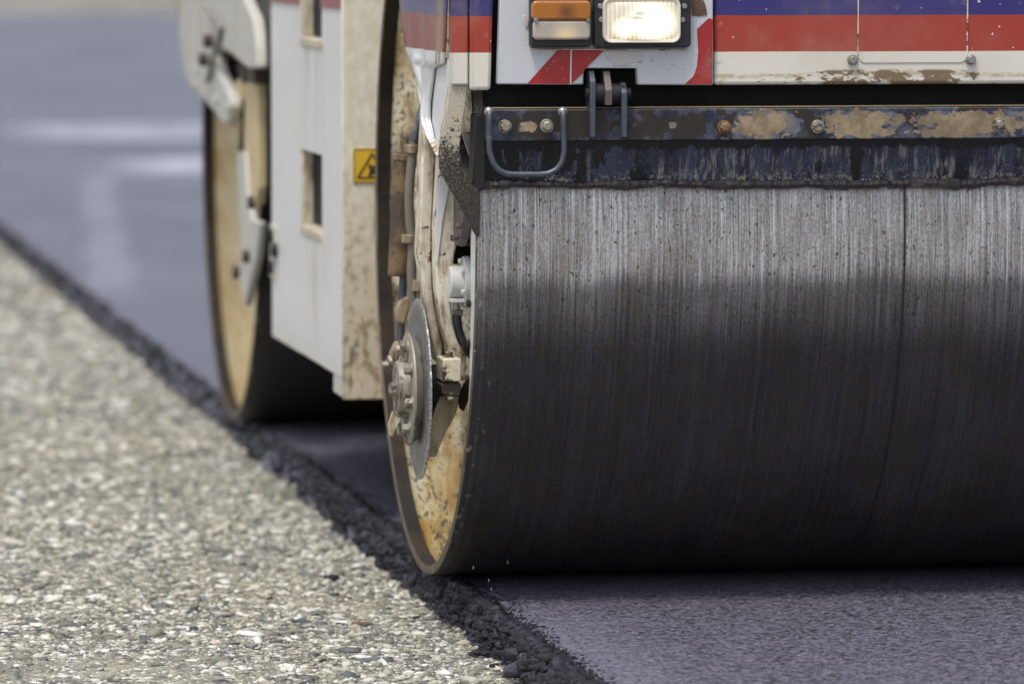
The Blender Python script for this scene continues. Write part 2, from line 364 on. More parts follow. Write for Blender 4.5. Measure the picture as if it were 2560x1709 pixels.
def m_blue():
    g = G('navy_plate_paint'); x, y, z = g.sep(); zt = .752; zb = .688
    dr = g.noise(1, 4, .65, g.scale(42, 1, 6)); fi = g.noise(1, 4, .7, g.scale(150, 1, 22)); n = g.noise(30, 5, .65)
    c = g.mix(g.step(dr, .3, .7), (.008, .010, .024), (.052, .062, .105)); c = g.mix(g.mul(g.step(fi, .50, .66), g.step(g.noise(9, 3), .38, .55), .85), c, (.27, .27, .265))
    low = g.step(g.math('ADD', z, g.mul(g.math('SUBTRACT', n, .5), .035)), zb+.026, zb-.004)
    sp = g.step(g.noise(230, 3, .6), .60, .66); sp2 = g.step(g.noise(110, 4, .7), .52, .60)
    c = g.mix(g.mul(low, sp2, .85), c, (.34, .30, .22)); c = g.mix(g.mul(g.math('MULTIPLY_ADD', low, .7, .22), sp), c, (.5, .47, .42))
    # black tar: runs from the top edge, and covers the left end but for a few bare islands
    top = g.math('ADD', g.math('SUBTRACT', zt-.012, z), g.math('ADD', g.mul(g.math('SUBTRACT', dr, .5), .03), g.mul(g.math('SUBTRACT', g.noise(45, 3), .5), .016)))
    tk = g.step(top, .001, -.004)
    isl = g.step(g.noise(1, 4, .55, g.scale(42, 1, 19)), .53, .56); isr = g.step(g.noise(1, 4, .6, g.scale(26, 1, 9)), .405, .385)
    lx = g.step(g.math('ADD', x, g.mul(g.math('SUBTRACT', n, .5), .02)), .178, .170)
    tar = g.math('MAXIMUM', g.math('MAXIMUM', tk, isr), g.mul(lx, g.math('SUBTRACT', 1, isl)))
    tc = g.mix(sp, (.008, .008, .009), (.05, .047, .04)); c = g.mix(tar, c, tc)
    return g.bsdf(c, g.math('MULTIPLY_ADD', tar, -.12, .48), 0, g.bump(g.math('ADD', g.mul(tar, .8), g.mul(fi, .3)), .4, .003))
M_BLUE = m_blue()
M_TAR = metal('cracked_bitumen', (.032, .026, .028), .42, 0, .6, (.09, .065, .06), 40, .3)

def m_retro(name, base):
    g = G(name); v = g.voro(330, g.scale(1, .01, 1), rnd=.05); n = g.noise(9, 6, .7)
    d = g.mul(g.step(n, .56, .75), .35)
    c = g.mix(g.step(v, .35, .5), base, tuple(q*.86 for q in base)); c = g.mix(d, c, (.36, .33, .27))
    c = g.mix(g.mul(g.step(g.noise(130, 3), .66, .7), .5), c, (.25, .22, .18))
    return g.bsdf(c, .35, 0, g.bump(v, .08, .001))
M_RETROW = m_retro('reflective_white_sheet', (.60, .62, .66)); M_RETROR = m_retro('reflective_red_sheet', (.38, .026, .026))

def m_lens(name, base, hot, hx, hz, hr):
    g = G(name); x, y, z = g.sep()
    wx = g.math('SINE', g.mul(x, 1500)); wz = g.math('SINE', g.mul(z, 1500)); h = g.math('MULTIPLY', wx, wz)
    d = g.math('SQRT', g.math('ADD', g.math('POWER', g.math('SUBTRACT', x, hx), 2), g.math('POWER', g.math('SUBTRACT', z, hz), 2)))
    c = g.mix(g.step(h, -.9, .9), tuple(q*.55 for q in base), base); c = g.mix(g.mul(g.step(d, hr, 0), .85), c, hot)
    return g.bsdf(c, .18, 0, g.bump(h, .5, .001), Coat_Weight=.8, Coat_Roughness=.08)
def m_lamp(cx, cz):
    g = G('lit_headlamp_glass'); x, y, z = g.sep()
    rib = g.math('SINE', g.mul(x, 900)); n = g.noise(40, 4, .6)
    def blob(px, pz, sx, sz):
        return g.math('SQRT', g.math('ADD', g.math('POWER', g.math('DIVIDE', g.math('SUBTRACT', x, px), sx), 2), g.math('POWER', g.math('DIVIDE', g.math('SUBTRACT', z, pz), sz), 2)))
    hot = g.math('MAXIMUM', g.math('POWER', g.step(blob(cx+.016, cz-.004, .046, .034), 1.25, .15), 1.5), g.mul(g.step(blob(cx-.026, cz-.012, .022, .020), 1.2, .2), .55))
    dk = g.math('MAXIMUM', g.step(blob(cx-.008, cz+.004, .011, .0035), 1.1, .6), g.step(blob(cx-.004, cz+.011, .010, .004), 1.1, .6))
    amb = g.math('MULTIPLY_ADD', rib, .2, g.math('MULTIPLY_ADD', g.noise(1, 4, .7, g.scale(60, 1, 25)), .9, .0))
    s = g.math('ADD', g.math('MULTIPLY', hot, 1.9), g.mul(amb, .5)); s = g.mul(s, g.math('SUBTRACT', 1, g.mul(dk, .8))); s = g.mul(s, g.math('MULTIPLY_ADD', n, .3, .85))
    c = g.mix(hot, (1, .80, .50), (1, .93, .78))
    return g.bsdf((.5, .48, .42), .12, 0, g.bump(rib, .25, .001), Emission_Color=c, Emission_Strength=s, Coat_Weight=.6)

def m_yellow():
    g = G('sticker_yellow'); n = g.noise(30, 5, .6)
    return g.bsdf(g.mix(n, (.62, .38, .02), (.78, .52, .04)), .45, 0)
M_YEL = m_yellow()

def m_asphalt():
    g = G('fresh_asphalt'); x, y, z = g.sep()
    n = g.noise(300, 3, .7); n2 = g.noise(110, 4, .65); lo = g.noise(1.3, 4, .6)
    cell = g.n('TexVoronoi'); g.put(cell.inputs['Vector'], g.P); cell.inputs['Scale'].default_value = 190; cv = g.sep(cell.outputs['Color'])[0]
    near = g.math('ADD', g.mul(n, .45), g.math('ADD', g.mul(n2, .35), g.mul(cv, .3)))
    c = g.mix(g.step(near, .38, .72), (.014, .0135, .021), (.225, .213, .29)); c = g.mix(g.mul(lo, .2), c, (.08, .077, .105))
    pits = g.step(g.noise(1, 3, .65, g.scale(48, 60, 1)), .585, .62); c = g.mix(g.mul(pits, .9), c, (.008, .008, .011))
    sp = g.step(cv, .955, .97); c = g.mix(g.mul(sp, g.step(n2, .5, .6), .8), c, (.46, .45, .46))
    sh = g.mul(g.step(x, .045, .075), g.step(x, .26, .08), g.step(y, -.35, -.85)); c = g.mix(g.mul(sh, .30, g.step(n2, .3, .55)), c, (.30, .30, .39))  # pale mix paints the sheen along the road shoulder
    # road sheen further on, painted into the colour as pale stripes
    def band(y0, y1, x0):
        e = g.mul(g.math('SUBTRACT', g.noise(.8, 3), .5), .5); yy = g.math('ADD', y, e)
        return g.mul(g.step(yy, y0-.25, y0+.25), g.step(yy, y1+.25, y1-.25), g.step(x, x0, x0+.5))
    b = g.math('ADD', band(15.6, 17.3, .75), g.mul(band(19.8, 22.2, .55), .75))
    tr = g.mul(g.step(g.math('ABSOLUTE', g.math('SUBTRACT', x, g.math('MULTIPLY_ADD', y, .079, g.math('MULTIPLY_ADD', g.noise(.9, 3), .16, -.55)))), .11, .03), g.step(y, 6.5, 8), g.step(y, 16, 15.6), .26)
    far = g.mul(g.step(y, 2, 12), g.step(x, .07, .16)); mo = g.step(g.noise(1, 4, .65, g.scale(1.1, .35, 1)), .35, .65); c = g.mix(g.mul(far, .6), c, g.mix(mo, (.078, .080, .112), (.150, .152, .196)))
    c = g.mix(g.mul(g.math('ADD', b, tr, clamp=True), g.step(g.noise(1, 4, .7, g.scale(1.6, .8, 1)), .28, .52), .9), c, (.48, .48, .55))
    h = g.math('SUBTRACT', g.math('ADD', g.mul(n, .4), g.math('ADD', g.mul(n2, .6), g.mul(cv, .35))), pits)
    return g.bsdf(c, .40, 0, g.bump(h, .9, .005), Specular_IOR_Level=1.0)
M_ASPH = m_asphalt()
def m_crumb():
    g = G('loose_asphalt'); n = g.noise(160, 4, .7); a = g.n('Attribute'); a.attribute_name = 'tint'
    c = g.mix(g.step(n, .35, .65), (.006, .006, .009), (.026, .026, .037)); c = g.mix(g.step(a.outputs['Fac'], .62, 1), c, g.mix(n, (.02, .02, .029), (.085, .085, .12)))
    return g.bsdf(c, .30, 0, g.bump(n, .9, .005), Specular_IOR_Level=.35)
M_CRUMB = m_crumb()
def m_gravel():
    g = G('gravel_fines'); n = g.noise(120, 5, .7); v = g.voro(75); lo = g.noise(2.2, 4, .6)
    c = g.ramp(n, [(.38, (.075, .073, .06)), (.5, (.235, .228, .18)), (.66, (.43, .42, .34))])
    c = g.mix(g.mul(g.step(v, .25, .6), .35), c, (.20, .20, .19)); c = g.mix(g.mul(g.step(lo, .4, .7), .35), c, (.50, .47, .38))
    return g.bsdf(c, .85, 0, g.bump(g.math('SUBTRACT', n, v), .8, .006))
M_GRAV = m_gravel()
def m_stone():
    g = G('gravel_stones'); a = g.n('Attribute'); a.attribute_name = 'tint'; t = a.outputs['Fac']
    n = g.noise(220, 4, .65)
    c = g.ramp(t, [(0, (.05, .055, .09)), (.07, (.12, .13, .14)), (.3, (.15, .148, .122)), (.58, (.325, .311, .24)), (.78, (.475, .462, .385)), (.9, (.66, .65, .59)), (.993, (.70, .70, .67)), (.996, (.50, .36, .19)), (1, (.44, .30, .16))])
    c = g.mix(.5, c, n, 'OVERLAY')
    return g.bsdf(c, .8, 0, g.bump(n, .5, .003))
M_STONE = m_stone()

# ------------------------------------------------------------------ ground
def structure(o): o['kind'] = 'structure'; return o
bm = NB(); bmesh.ops.create_grid(bm, x_segments=40, y_segments=40, size=450)
for v_ in bm.verts: v_.co.z = -.06; v_.co.y += 200
structure(link('gravel_ground', bm, M_GRAV))
gs = G('far_soil'); gn = gs.noise(1, 4, .6, gs.scale(.5, .12, 1)); M_SOIL = gs.bsdf(gs.mix(gs.step(gn, .35, .65), (.15, .14, .115), (.27, .26, .235)), .95)
bm = NB(); box(bm, -60, 120, 66.5, 400, -.07, -.03); structure(link('far_soil_ground', bm, M_SOIL))

def verge(y):     # toe and crest of the ragged asphalt edge
    toe = .018 + .020*fbm(y*2.3, 3.1) + .016*N1(y*11, 9)
    crest = .046 + .012*fbm(y*3, 8.7) + .010*N1(y*17, 4)
    return toe, crest
bm = NB(); ys = list(np.arange(-3.2, 8, .02))+list(np.arange(8, 24, .2))+list(np.arange(24, 66.1, 3)); ys = [-14, -8, -5]+ys
prof = []
for y in ys:
    toe, cr = verge(y); row = [(toe, -.066)]
    for k in range(1, 9):
        t = k/9; row.append((toe+(cr-toe)*t + (.010*fbm(y*14, t*5, 2)), -.062+.060*math.sin(t*math.pi/2)**.8 + .013*fbm(y*19, t*6, 7)*(1-t*.6)))
    row += [(cr, -.004), (cr+.03, -.0012), (cr+.09, -.0004), (.5, 0), (2, 0), (8, 0), (45, 0)]
    prof.append([bm.verts.new((x, y, z)) for x, z in row])
for i in range(len(prof)-1):
    for j in range(len(prof[0])-1): bm.faces.new((prof[i][j], prof[i][j+1], prof[i+1][j+1], prof[i+1][j]))
structure(link('asphalt_road', bm, M_ASPH, smooth=True))

ICO_V = None
def rocks(name, mat, pos, size, flat, tint=None, kind='stuff', sub=1, jit=.36):
    b = NB(); bmesh.ops.create_icosphere(b, subdivisions=sub, radius=1); b.verts.ensure_lookup_table()
    V = np.array([v.co for v in b.verts]); F = np.array([[v.index for v in f.verts] for f in b.faces]); b.free()
    n, k = len(pos), len(V)
    P = V[None]*(1+rng.normal(0, jit, (n, k, 1)).clip(-.5, .6))
    st = np.stack([rng.uniform(.8, 1.9, n), rng.uniform(.6, 1.0, n), flat], 1); P *= st[:, None, :]
    a = rng.uniform(0, 2*np.pi, n); tl = rng.normal(0, .28, n); ca, sa, ct, s_ = np.cos(a), np.sin(a), np.cos(tl), np.sin(tl)
    y = P[:, :, 1]*ct[:, None]-P[:, :, 2]*s_[:, None]; z = P[:, :, 1]*s_[:, None]+P[:, :, 2]*ct[:, None]; x = P[:, :, 0]
    P = np.stack([x*ca[:, None]-y*sa[:, None], x*sa[:, None]+y*ca[:, None], z], 2)*size[:, None, None]+pos[:, None, :]
    me = bpy.data.meshes.new(name); m = len(F); fl = (F[None]+(np.arange(n)*k)[:, None, None]).reshape(-1)
    me.vertices.add(n*k); me.vertices.foreach_set('co', P.reshape(-1).astype(np.float32))
    me.loops.add(n*m*3); me.loops.foreach_set('vertex_index', fl.astype(np.int32))
    me.polygons.add(n*m); me.polygons.foreach_set('loop_start', np.arange(0, n*m*3, 3, dtype=np.int32))
    me.update(calc_edges=True)
    if tint is not None:
        at_ = me.attributes.new('tint', 'FLOAT', 'POINT'); at_.data.foreach_set('value', np.repeat(tint, k).astype(np.float32))
    me.materials.append(mat); o = bpy.data.objects.new(name, me); COL.objects.link(o)
    if kind: o['kind'] = kind
    return o
def scatter(n, y0, y1):
    y = y0+(y1-y0)*rng.random(n); xl = CAM[0]+(y-CAM[1])*.0655-.30; x = xl+(.03-xl)*rng.random(n); return x, y
parts = []
for n, y0, y1, a, b in ((19000, -1.9, 1.5, .0050, .0108), (1300, -1.9, 3, .011, .018), (60000, -1.9, 1.2, .0022, .0050), (15000, 1.2, 6.5, .005, .013), (7000, 1.2, 5, .003, .006), (9000, 6.5, 20, .008, .02)):
    x, y = scatter(n, y0, y1); s = a+(b-a)*rng.random(n)**2; parts.append((x, y, s))
X = np.concatenate([p[0] for p in parts]); Y = np.concatenate([p[1] for p in parts]); Sz = np.concatenate([p[2] for p in parts])
fl = rng.uniform(.25, .65, len(X)); dusty = np.array([N1(a*3.1, b*2.2, 5) for a, b in zip(X, Y)]); Z = -.06 + Sz*fl*(rng.uniform(-.8, .3, len(X))-.75*np.clip(dusty+.1, 0, 1))
rocks('loose_gravel', M_STONE, np.stack([X, Y, Z], 1), Sz, fl, rng.random(len(X))**.85)
# ragged lumps of asphalt mix along the verge
ny = 17000; y = np.where(rng.random(ny) < .70, rng.uniform(-1.8, 1.4, ny), 1.4+15*rng.random(ny)**1.6); tt = rng.random(ny)**.8
vx = np.zeros(ny); vz = np.zeros(ny)
for i in range(ny):
    toe, cr = verge(y[i]); t = tt[i]*1.3-.12 if rng.random() < .85 else rng.normal(.45, .42); t = max(-1.2, min(t, 1.5)); vx[i] = toe+(cr-toe)*t; vz[i] = -.062+.058*math.sin(min(max(t, 0), 1)*math.pi/2)**.8
s = .0022+.0095*rng.random(ny)**2.2; tt = (vx-.018)/.028; s = np.where(tt > .9, s*.45, np.where(tt < -.1, s*.6, s)); s = np.where((tt < .25) & (rng.random(ny) < .12), s*1.5, s); s *= 1+.012*np.clip(y-2, 0, 14)
rocks('asphalt_crumbs', M_CRUMB, np.stack([vx, y, vz+s*np.where(tt > .9, -.15, .3)], 1), s, rng.uniform(.6, .95, ny), rng.random(ny), sub=1, jit=.30)

ns = 5200; y = rng.uniform(-1.8, 2.2, ns); d = rng.exponential(.012, ns); s = rng.uniform(.0012, .0036, ns)*np.exp(-d*6)
vx = np.array([verge(q)[1] for q in y])-.008+d
rocks('asphalt_crumbs', M_CRUMB, np.stack([vx, y, -.004*np.exp(-d*40)+s*.1], 1), s, rng.uniform(.5, .9, ns), rng.random(ns), sub=1, jit=.30)
# ------------------------------------------------------------------ the roller
def tag(o, label=None, cat=None, group=None):
    if label: o['label'] = label
    if cat: o['category'] = cat
    if group: o['group'] = group
    return o
roller = bpy.data.objects.new('road_roller', None); COL.objects.link(roller)
tag(roller, 'tandem road roller with blue, red and white stripes and a huge worn steel drum', 'road roller')

# ---- drum (built once about its own axle, then copied for the rear)
DR, DW = .6, 1.68
bm = NB(); lathe_x(bm, [(.027, .585), (.0, .585), (-.0, .5975), (.0012, .5995), (.003, DR)]+[(.003+(DW-.006)*k/40, DR) for k in range(1, 41)]+[(DW, .5985), (DW, .585), (DW-.03, .585)], 0, 0, 0, 256)
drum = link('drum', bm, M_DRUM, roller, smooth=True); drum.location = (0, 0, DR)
tag(drum, 'front steel drum, streaked bright above and dark below')
bm = NB(); lathe_x(bm, [(.0275, .5845), (.002, .5845)], 0, 0, 0, 192); link('inner_rim', bm, M_SHELLIN, drum, smooth=True)
for px, sg in ((.027, 1), (DW-.03, -1)):
    bm = NB(); rings = lathe_x(bm, [(px, .5848), (px+sg*.004, .5), (px+sg*.012, .32), (px+sg*.012, .12), (px+sg*.012, .03)], 0, 0, 0, 128)
    bm.faces.new(rings[-1]); link('end_plate', bm, M_DISH, drum, smooth=True)
def copy_part(o, parent, loc=None):
    c = o.copy(); COL.objects.link(c); c.parent = parent
    if loc: c.location = loc
    return c
rear = copy_part(drum, roller, (0, 3.0, DR)); rear.data = drum.data.copy(); rear.data.materials[0] = M_DRUMR; rear['label'] = 'rear steel drum with tan inside, out of focus'
for ch in list(drum.children):
    c = copy_part(ch, rear)
    if c.name.startswith('end_plate'): c.data = ch.data.copy(); c.data.materials[0] = M_DISHR
# pale flange segment just inside the front of the rim
bm = NB(); A0, A1 = math.pi-R(4), math.pi+R(34)
for k, (r0a, r0b) in enumerate([(.515, .545)]):
    n = 40; q = []
    for i in range(n+1):
        t = i/n; a = A0+(A1-A0)*t; ri = .505+.062*t**2; q.append((a, ri))
    o_ = [Vector((.0045, .584*math.cos(a), DR+.584*math.sin(a))) for a, ri in q]; i_ = [Vector((.0045, ri*math.cos(a), DR+ri*math.sin(a))) for a, ri in q]
    L0 = o_+i_[::-1]; add_loops(bm, L0, [p+Vector((.008, 0, 0)) for p in L0])
fs = link('flange_guard', bm, M_WHITE, roller, bevel=.001)
for a, r_ in ((R(192), .522), (R(199), .532), (R(205), .545)):
    bm = NB(); bolt(bm, (.0045, r_*math.cos(a), DR+r_*math.sin(a)), (-1, 0, 0), .006, .007, False); link('bolt', bm, M_DARK, fs)

# ---- front sheet metal
XR = 1.74; ZT = 1.34
def zat(v, u=1800): return aty(u, v, PY).z
xa = aty(1785.5, 100, PY).x; zbot = zat(213)
bm = NB(); box(bm, xa, XR, PY, PY+.02, zbot, ZT); bp = link('body_panel', bm, M_STRIPE, roller, bevel=.006, seg=3)
x1 = aty(2145, 100, PY).x; x2 = aty(2418, 100, PY).x; zf = zat(159)
bm = NB(); rplate(bm, x1, x2, zf, ZT, PY-.0016, PY+.003, .012); link('access_flap', bm, M_STRIPE2, bp, bevel=.0006)
for u, v in ((2131, 150), (2426, 149)):
    p = aty(u, v, PY); bm = NB(); cyl(bm, p+Vector((0, .001, 0)), p+Vector((0, -.004, 0)), .0085); cyl(bm, p+Vector((0, -.003, 0)), p+Vector((0, -.011, 0)), .0068, .0062); bmesh.ops.translate(bm, verts=bm.verts, vec=(0, -.0005, 0))
    link('bolt', bm, M_GALV, bp, bevel=.0008)
for xs in (x1, x2):
    bm = NB(); box(bm, xs-.0012, xs+.0008, PY-.0024, PY+.002, zf+.012, ZT-.001); link('seam_strip', bm, M_CREAM, bp)
# left corner columns
cxa, cxb, cxc = aty(1129, 100, PY).x, aty(1172.5, 100, PY).x, aty(1233, 0, PY).x
bm = NB(); box(bm, cxa, cxb-.0007, PY, PY+.03, zat(213, 1150), ZT); cp = link('corner_column', bm, M_STRIPE2, roller, bevel=.003)
cxd = aty(1227, 220, PY).x
bm = NB(); A = [Vector((cxb+.0007, PY-.002, zat(226, 1200))), Vector((cxd, PY-.002, zat(226, 1200))), Vector((cxc, PY-.002, zat(0, 1200))), Vector((cxc, PY-.002, ZT)), Vector((cxb+.0007, PY-.002, ZT))]
add_loops(bm, A, [p+Vector((0, .035, 0)) for p in A]); link('corner_flap', bm, M_STRIPE2, cp, bevel=.006, seg=3)
# hood top, right side and back that close the engine bay
bm = NB(); box(bm, -.045, XR, PY+.021, .60, ZT-.012, ZT-.001); link('hood_top', bm, M_WHITE, roller)
bm = NB(); box(bm, XR-.02, XR-.001, PY+.021, .6, .86, ZT-.013); link('right_side_panel', bm, M_STRIPE2, roller)
bm = NB(); box(bm, -.03, XR-.021, .60, .62, 1.215, ZT-.002); link('rear_bulkhead', bm, M_DARK, roller)
bm = NB(); box(bm, cxb, XR-.03, PY+.037, PY+.045, .872, ZT-.02); link('inner_shade_plate', bm, M_VOID, roller)

# ---- headlight panel with notch
def pz(pts): return pts
bm = NB(); prism_y(bm, [(1250, -520), (1250, 0), (1243.5, 211), (1459, 212), (1459, 171), (1592, 171), (1594, 212.5), (1783, 213), (1784, -520)], PY-.008, PY+.012)
hp = link('headlight_panel', bm, M_RETROW, roller, bevel=.0025)
YS = PY-.0095
def sheet(name, pts, mat, par, y=YS, th=.002):
    bm = NB(); prism_y(bm, pts, y, y+th); return link(name, bm, mat, par)
sheet('red_stripe', [(1394, 125.5), (1426, 125.5), (1424.5, 210), (1318, 210)], M_RETROR, hp)
sheet('red_stripe', [(1430, 125.5), (1511, 125.5), (1460, 176), (1459, 182), (1429, 209)], M_RETROR, hp)
sheet('red_stripe', [(1772, 46), (1782, 49), (1780, 211), (1712, 211.5), (1735, 190), (1743, 165), (1746, 128), (1744, 100), (1743, 73)], M_RETROR, hp)
M_PATCH = paint('rust_burn', (.10, .055, .03), (.28, .2, .1), .5, .7, 40, streak=False)
sheet('rust_patch', [(1727, -20), (1754, -8), (1762, 8), (1767, 26), (1768, 38), (1750, 41), (1730, 40)], M_PATCH, hp, YS+.0004)
M_PEEL = paint('peeled_foil', (.55, .55, .53), (.4, .36, .28), .5, .5, 30, streak=False)
bm = NB(); prism_y(bm, [(1509, 128), (1607, 128), (1604, 158), (1578, 158), (1574, 165), (1535, 165), (1531, 152), (1518, 149)], YS+.0002, YS+.003); link('peeled_foil', bm, M_PEEL, hp, bevel=.001)
bm = NB(); prism_y(bm, [(1307, 40), (1314, 38), (1321, 56), (1321, 70), (1315, 71), (1309, 57)], YS-.001, YS+.003); link('foil_blister', bm, M_PEEL, hp, bevel=.0015)
bm = NB(); prism_y(bm, [(1327, 121.5), (1721, 124), (1721, 127), (1327, 124.5)], YS-.004, YS+.003); link('trim_lip', bm, M_CREAM, hp, bevel=.001)
bm = NB(); prism_y(bm, [(1426.5, 124.5), (1429.5, 124.5), (1428, 211), (1425, 211)], YS-.0006, YS+.002); link('foil_joint', bm, M_WHITE, hp)
# indicator lamp
H0 = YS-.004
def rectpx(bm, u0, v0, u1, v1, y0, y1, r):
    a = aty(u0, v1, y0); b = aty(u1, v0, y0); rplate(bm, a.x, b.x, a.z, b.z, y0, y1, r)
ind = NB(); rectpx(ind, 1326, -10, 1480, 119, H0-.012, YS+.004, .006); ind = link('indicator_lamp', ind, M_PLASTIC, roller, bevel=.003)
pa = aty(1405, 30, H0); pc = aty(1418, 88, H0)
bm = NB(); rectpx(bm, 1331, 2, 1478, 51, H0-.026, H0-.010, .007); link('amber_lens', bm, m_lens('amber_lens_plastic', (.55, .18, .006), (.12, .038, .004), pa.x+.003, pa.z, .022), ind, bevel=.004, seg=3)
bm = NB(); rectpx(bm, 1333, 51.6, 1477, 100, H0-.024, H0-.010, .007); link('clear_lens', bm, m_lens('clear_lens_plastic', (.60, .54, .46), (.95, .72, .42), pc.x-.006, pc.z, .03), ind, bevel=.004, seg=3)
for u, v in ((1340, 51), (1470.5, 51)):
    p = aty(u, v, H0-.025); bm = NB(); cyl(bm, p+Vector((0, .004, 0)), p+Vector((0, -.0025, 0)), .0035); link('screw', bm, M_GALV, ind, bevel=.0006)
# headlamp
hl = NB(); rectpx(hl, 1484, -34, 1728, 120.5, H0-.010, YS+.004, .008); hl = link('headlight', hl, M_PLASTIC, roller, bevel=.003)
bm = NB(); a = aty(1508, 108, H0-.02); b = aty(1701, -5, H0-.02)
for (o_, i_, y0, y1) in ((0, .0055, H0-.024, H0-.008),):
    q = rrect(a.x, b.x, a.z, b.z, .013); q2 = rrect(a.x+i_, b.x-i_, a.z+i_, b.z-i_, .009); n = len(q)
    vs = [[bm.verts.new((x, y, z)) for x, z in L_] for L_, y in ((q, y1), (q, y0), (q2, y0+.002), (q2, y1))]
    for k in range(3):
        for i in range(n): bm.faces.new((vs[k][i], vs[k][(i+1) % n], vs[k+1][(i+1) % n], vs[k+1][i]))
M_RING = paint('cream_lamp_ring', (.72, .68, .58), (.4, .33, .2), .15, .25, 20)
link('lamp_ring', bm, M_RING, hl, bevel=.0015)
x0, x1_, z0, z1 = a.x+.0052, b.x-.0052, a.z+.0052, b.z-.0052; lcx, lcz = (x0+x1_)/2, (z0+z1)/2
bm = NB(); n = 28; m = 20; gv = []
for i in range(n+1):
    row = []
    for j in range(m+1):
        s_, t_ = 2*i/n-1, 2*j/m-1; row.append(bm.verts.new((lcx+(x1_-x0)/2*s_, H0-.020-.010*(1-s_*s_)*(1-t_*t_)**.5 if abs(t_) < 1 else H0-.020, lcz+(z1-z0)/2*t_)))
    gv.append(row)
for i in range(n):
    for j in range(m): bm.faces.new((gv[i][j], gv[i+1][j], gv[i+1][j+1], gv[i][j+1]))
link('lamp_glass', bm, m_lamp(lcx, lcz), hl, smooth=True)
for u, v in ((1500, 16), (1503, 50), (1711, 16), (1706, 50)):
    p = aty(u, v, H0-.010); bm = NB(); cyl(bm, p+Vector((0, .002, 0)), p+Vector((0, -.003, 0)), .0042); link('screw', bm, M_GALV, hl, bevel=.0006)

# ---- scraper bar
xl = aty(1215, 300, PY-.004).x; zt = zat(271); zb = zat(350)
bm = NB(); box(bm, xl, XR-.06, PY-.004, PY+.04, zb, zt); bar = link('scraper_bar', bm, M_BAR, roller, bevel=.002)
M_EDGE = metal('tan_bar_edge', (.20, .155, .085), .5, .3, .35)  # tan strip, lighter than the front of the bar
bm = NB(); box(bm, xl+.001, XR-.061, PY-.0025, PY+.038, zt+.0005, zt+.003); link('top_strip', bm, M_EDGE, bar, bevel=.001)
for u, v, m_ in ((1262, 317, M_HEX), (1367, 315, M_HEX), (1810, 318, M_RUSTB), (2044, 317, M_HEX), (2496, 312, M_HEX), (2760, 312, M_HEX)):
    bm = NB(); p = aty(u, v, PY-.0045); bolt(bm, p, (0, -1, 0), .0082, .011); link('bolt', bm, m_, bar, bevel=.0006)
for u0, u1, v0 in ((1475, 1489, 178), (1554, 1568, 207)):
    xA = aty(u0, 300, PY-.022).x; xB = aty(u1, 300, PY-.022).x; zA = aty(u0, 344, PY-.022).z; zB = aty(u0, v0, PY-.022).z
    bm = NB(); A = [Vector((xA, PY-.005, zA)), Vector((xA, PY-.024, zA)), Vector((xA, PY-.024, zB-.016)), Vector((xA, PY-.010, zB)), Vector((xA, PY+.02, zB)), Vector((xA, PY+.022, zt+.004)), Vector((xA, PY-.005, zt+.004))]
    add_loops(bm, A, [p+Vector((xB-xA, 0, 0)) for p in A]); link('pivot_bracket', bm, M_BLUEG, bar, bevel=.0015)
pv = aty(1518, 234, PY); xA = aty(1463, 234, PY-.004).x; xB = aty(1576, 234, PY-.004).x
bm = NB(); cyl(bm, (xA+.010, PY-.004, pv.z), (xB-.010, PY-.004, pv.z), .0165, seg=28); cyl(bm, (xA, PY-.004, pv.z), (xB, PY-.004, pv.z), .0095); link('pivot_pin', bm, M_DARK, bar, bevel=.001)
xA = aty(1513, 230, PY-.024).x; xB = aty(1531, 230, PY-.024).x
bm = NB(); q = [aty(1513, 264, PY-.024).z, aty(1513, 225, PY-.024).z, aty(1513, 178, PY).z]
A = [Vector((xA, PY-.024, q[0])), Vector((xA, PY-.026, q[1])), Vector((xA, PY-.004, q[2])), Vector((xA, PY+.03, q[2])), Vector((xA, PY+.0, q[0]))]
add_loops(bm, A, [p+Vector((xB-xA, 0, 0)) for p in A]); link('pivot_link', bm, M_MAUVE, bar, bevel=.0015)
hy = PY-.03
path = [aty(1224, 280, PY-.004), aty(1224, 283, hy), aty(1223, 350, hy), aty(1226, 385, hy), aty(1240, 417, hy), aty(1268, 434, hy), aty(1318, 436, hy), aty(1368, 434, hy), aty(1396, 418, hy), aty(1409, 388, hy), aty(1410, 350, hy), aty(1408, 283, hy), aty(1408, 280, PY-.004)]
bm = NB(); tube(bm, smooth_path(path, 6), .0047); link('grab_handle', bm, M_BLUEG, bar, smooth=True)
for u in (1224, 1408):
    bm = NB(); p = aty(u, 280, hy); bmesh.ops.create_icosphere(bm, subdivisions=2, radius=.0082, matrix=Matrix.Translation(p+Vector((0, .006, 0))))
    link('weld_bead', bm, M_GALV, bar, smooth=True)
# end cheek
bm = NB(); prism_y(bm, [(1188, 286), (1214, 286), (1214, 470), (1196, 480), (1181, 478)], PY+.012, PY+.06); link('scraper_cheek', bm, M_DARK, roller, bevel=.002)
bm = NB(); prism_y(bm, [(1155, 333), (1164, 328), (1184, 348), (1184, 395), (1178, 400)], PY+.07, PY+.08); link('gusset', bm, paint('grey_gusset', (.34, .33, .31), (.2, .17, .12), .3), roller)
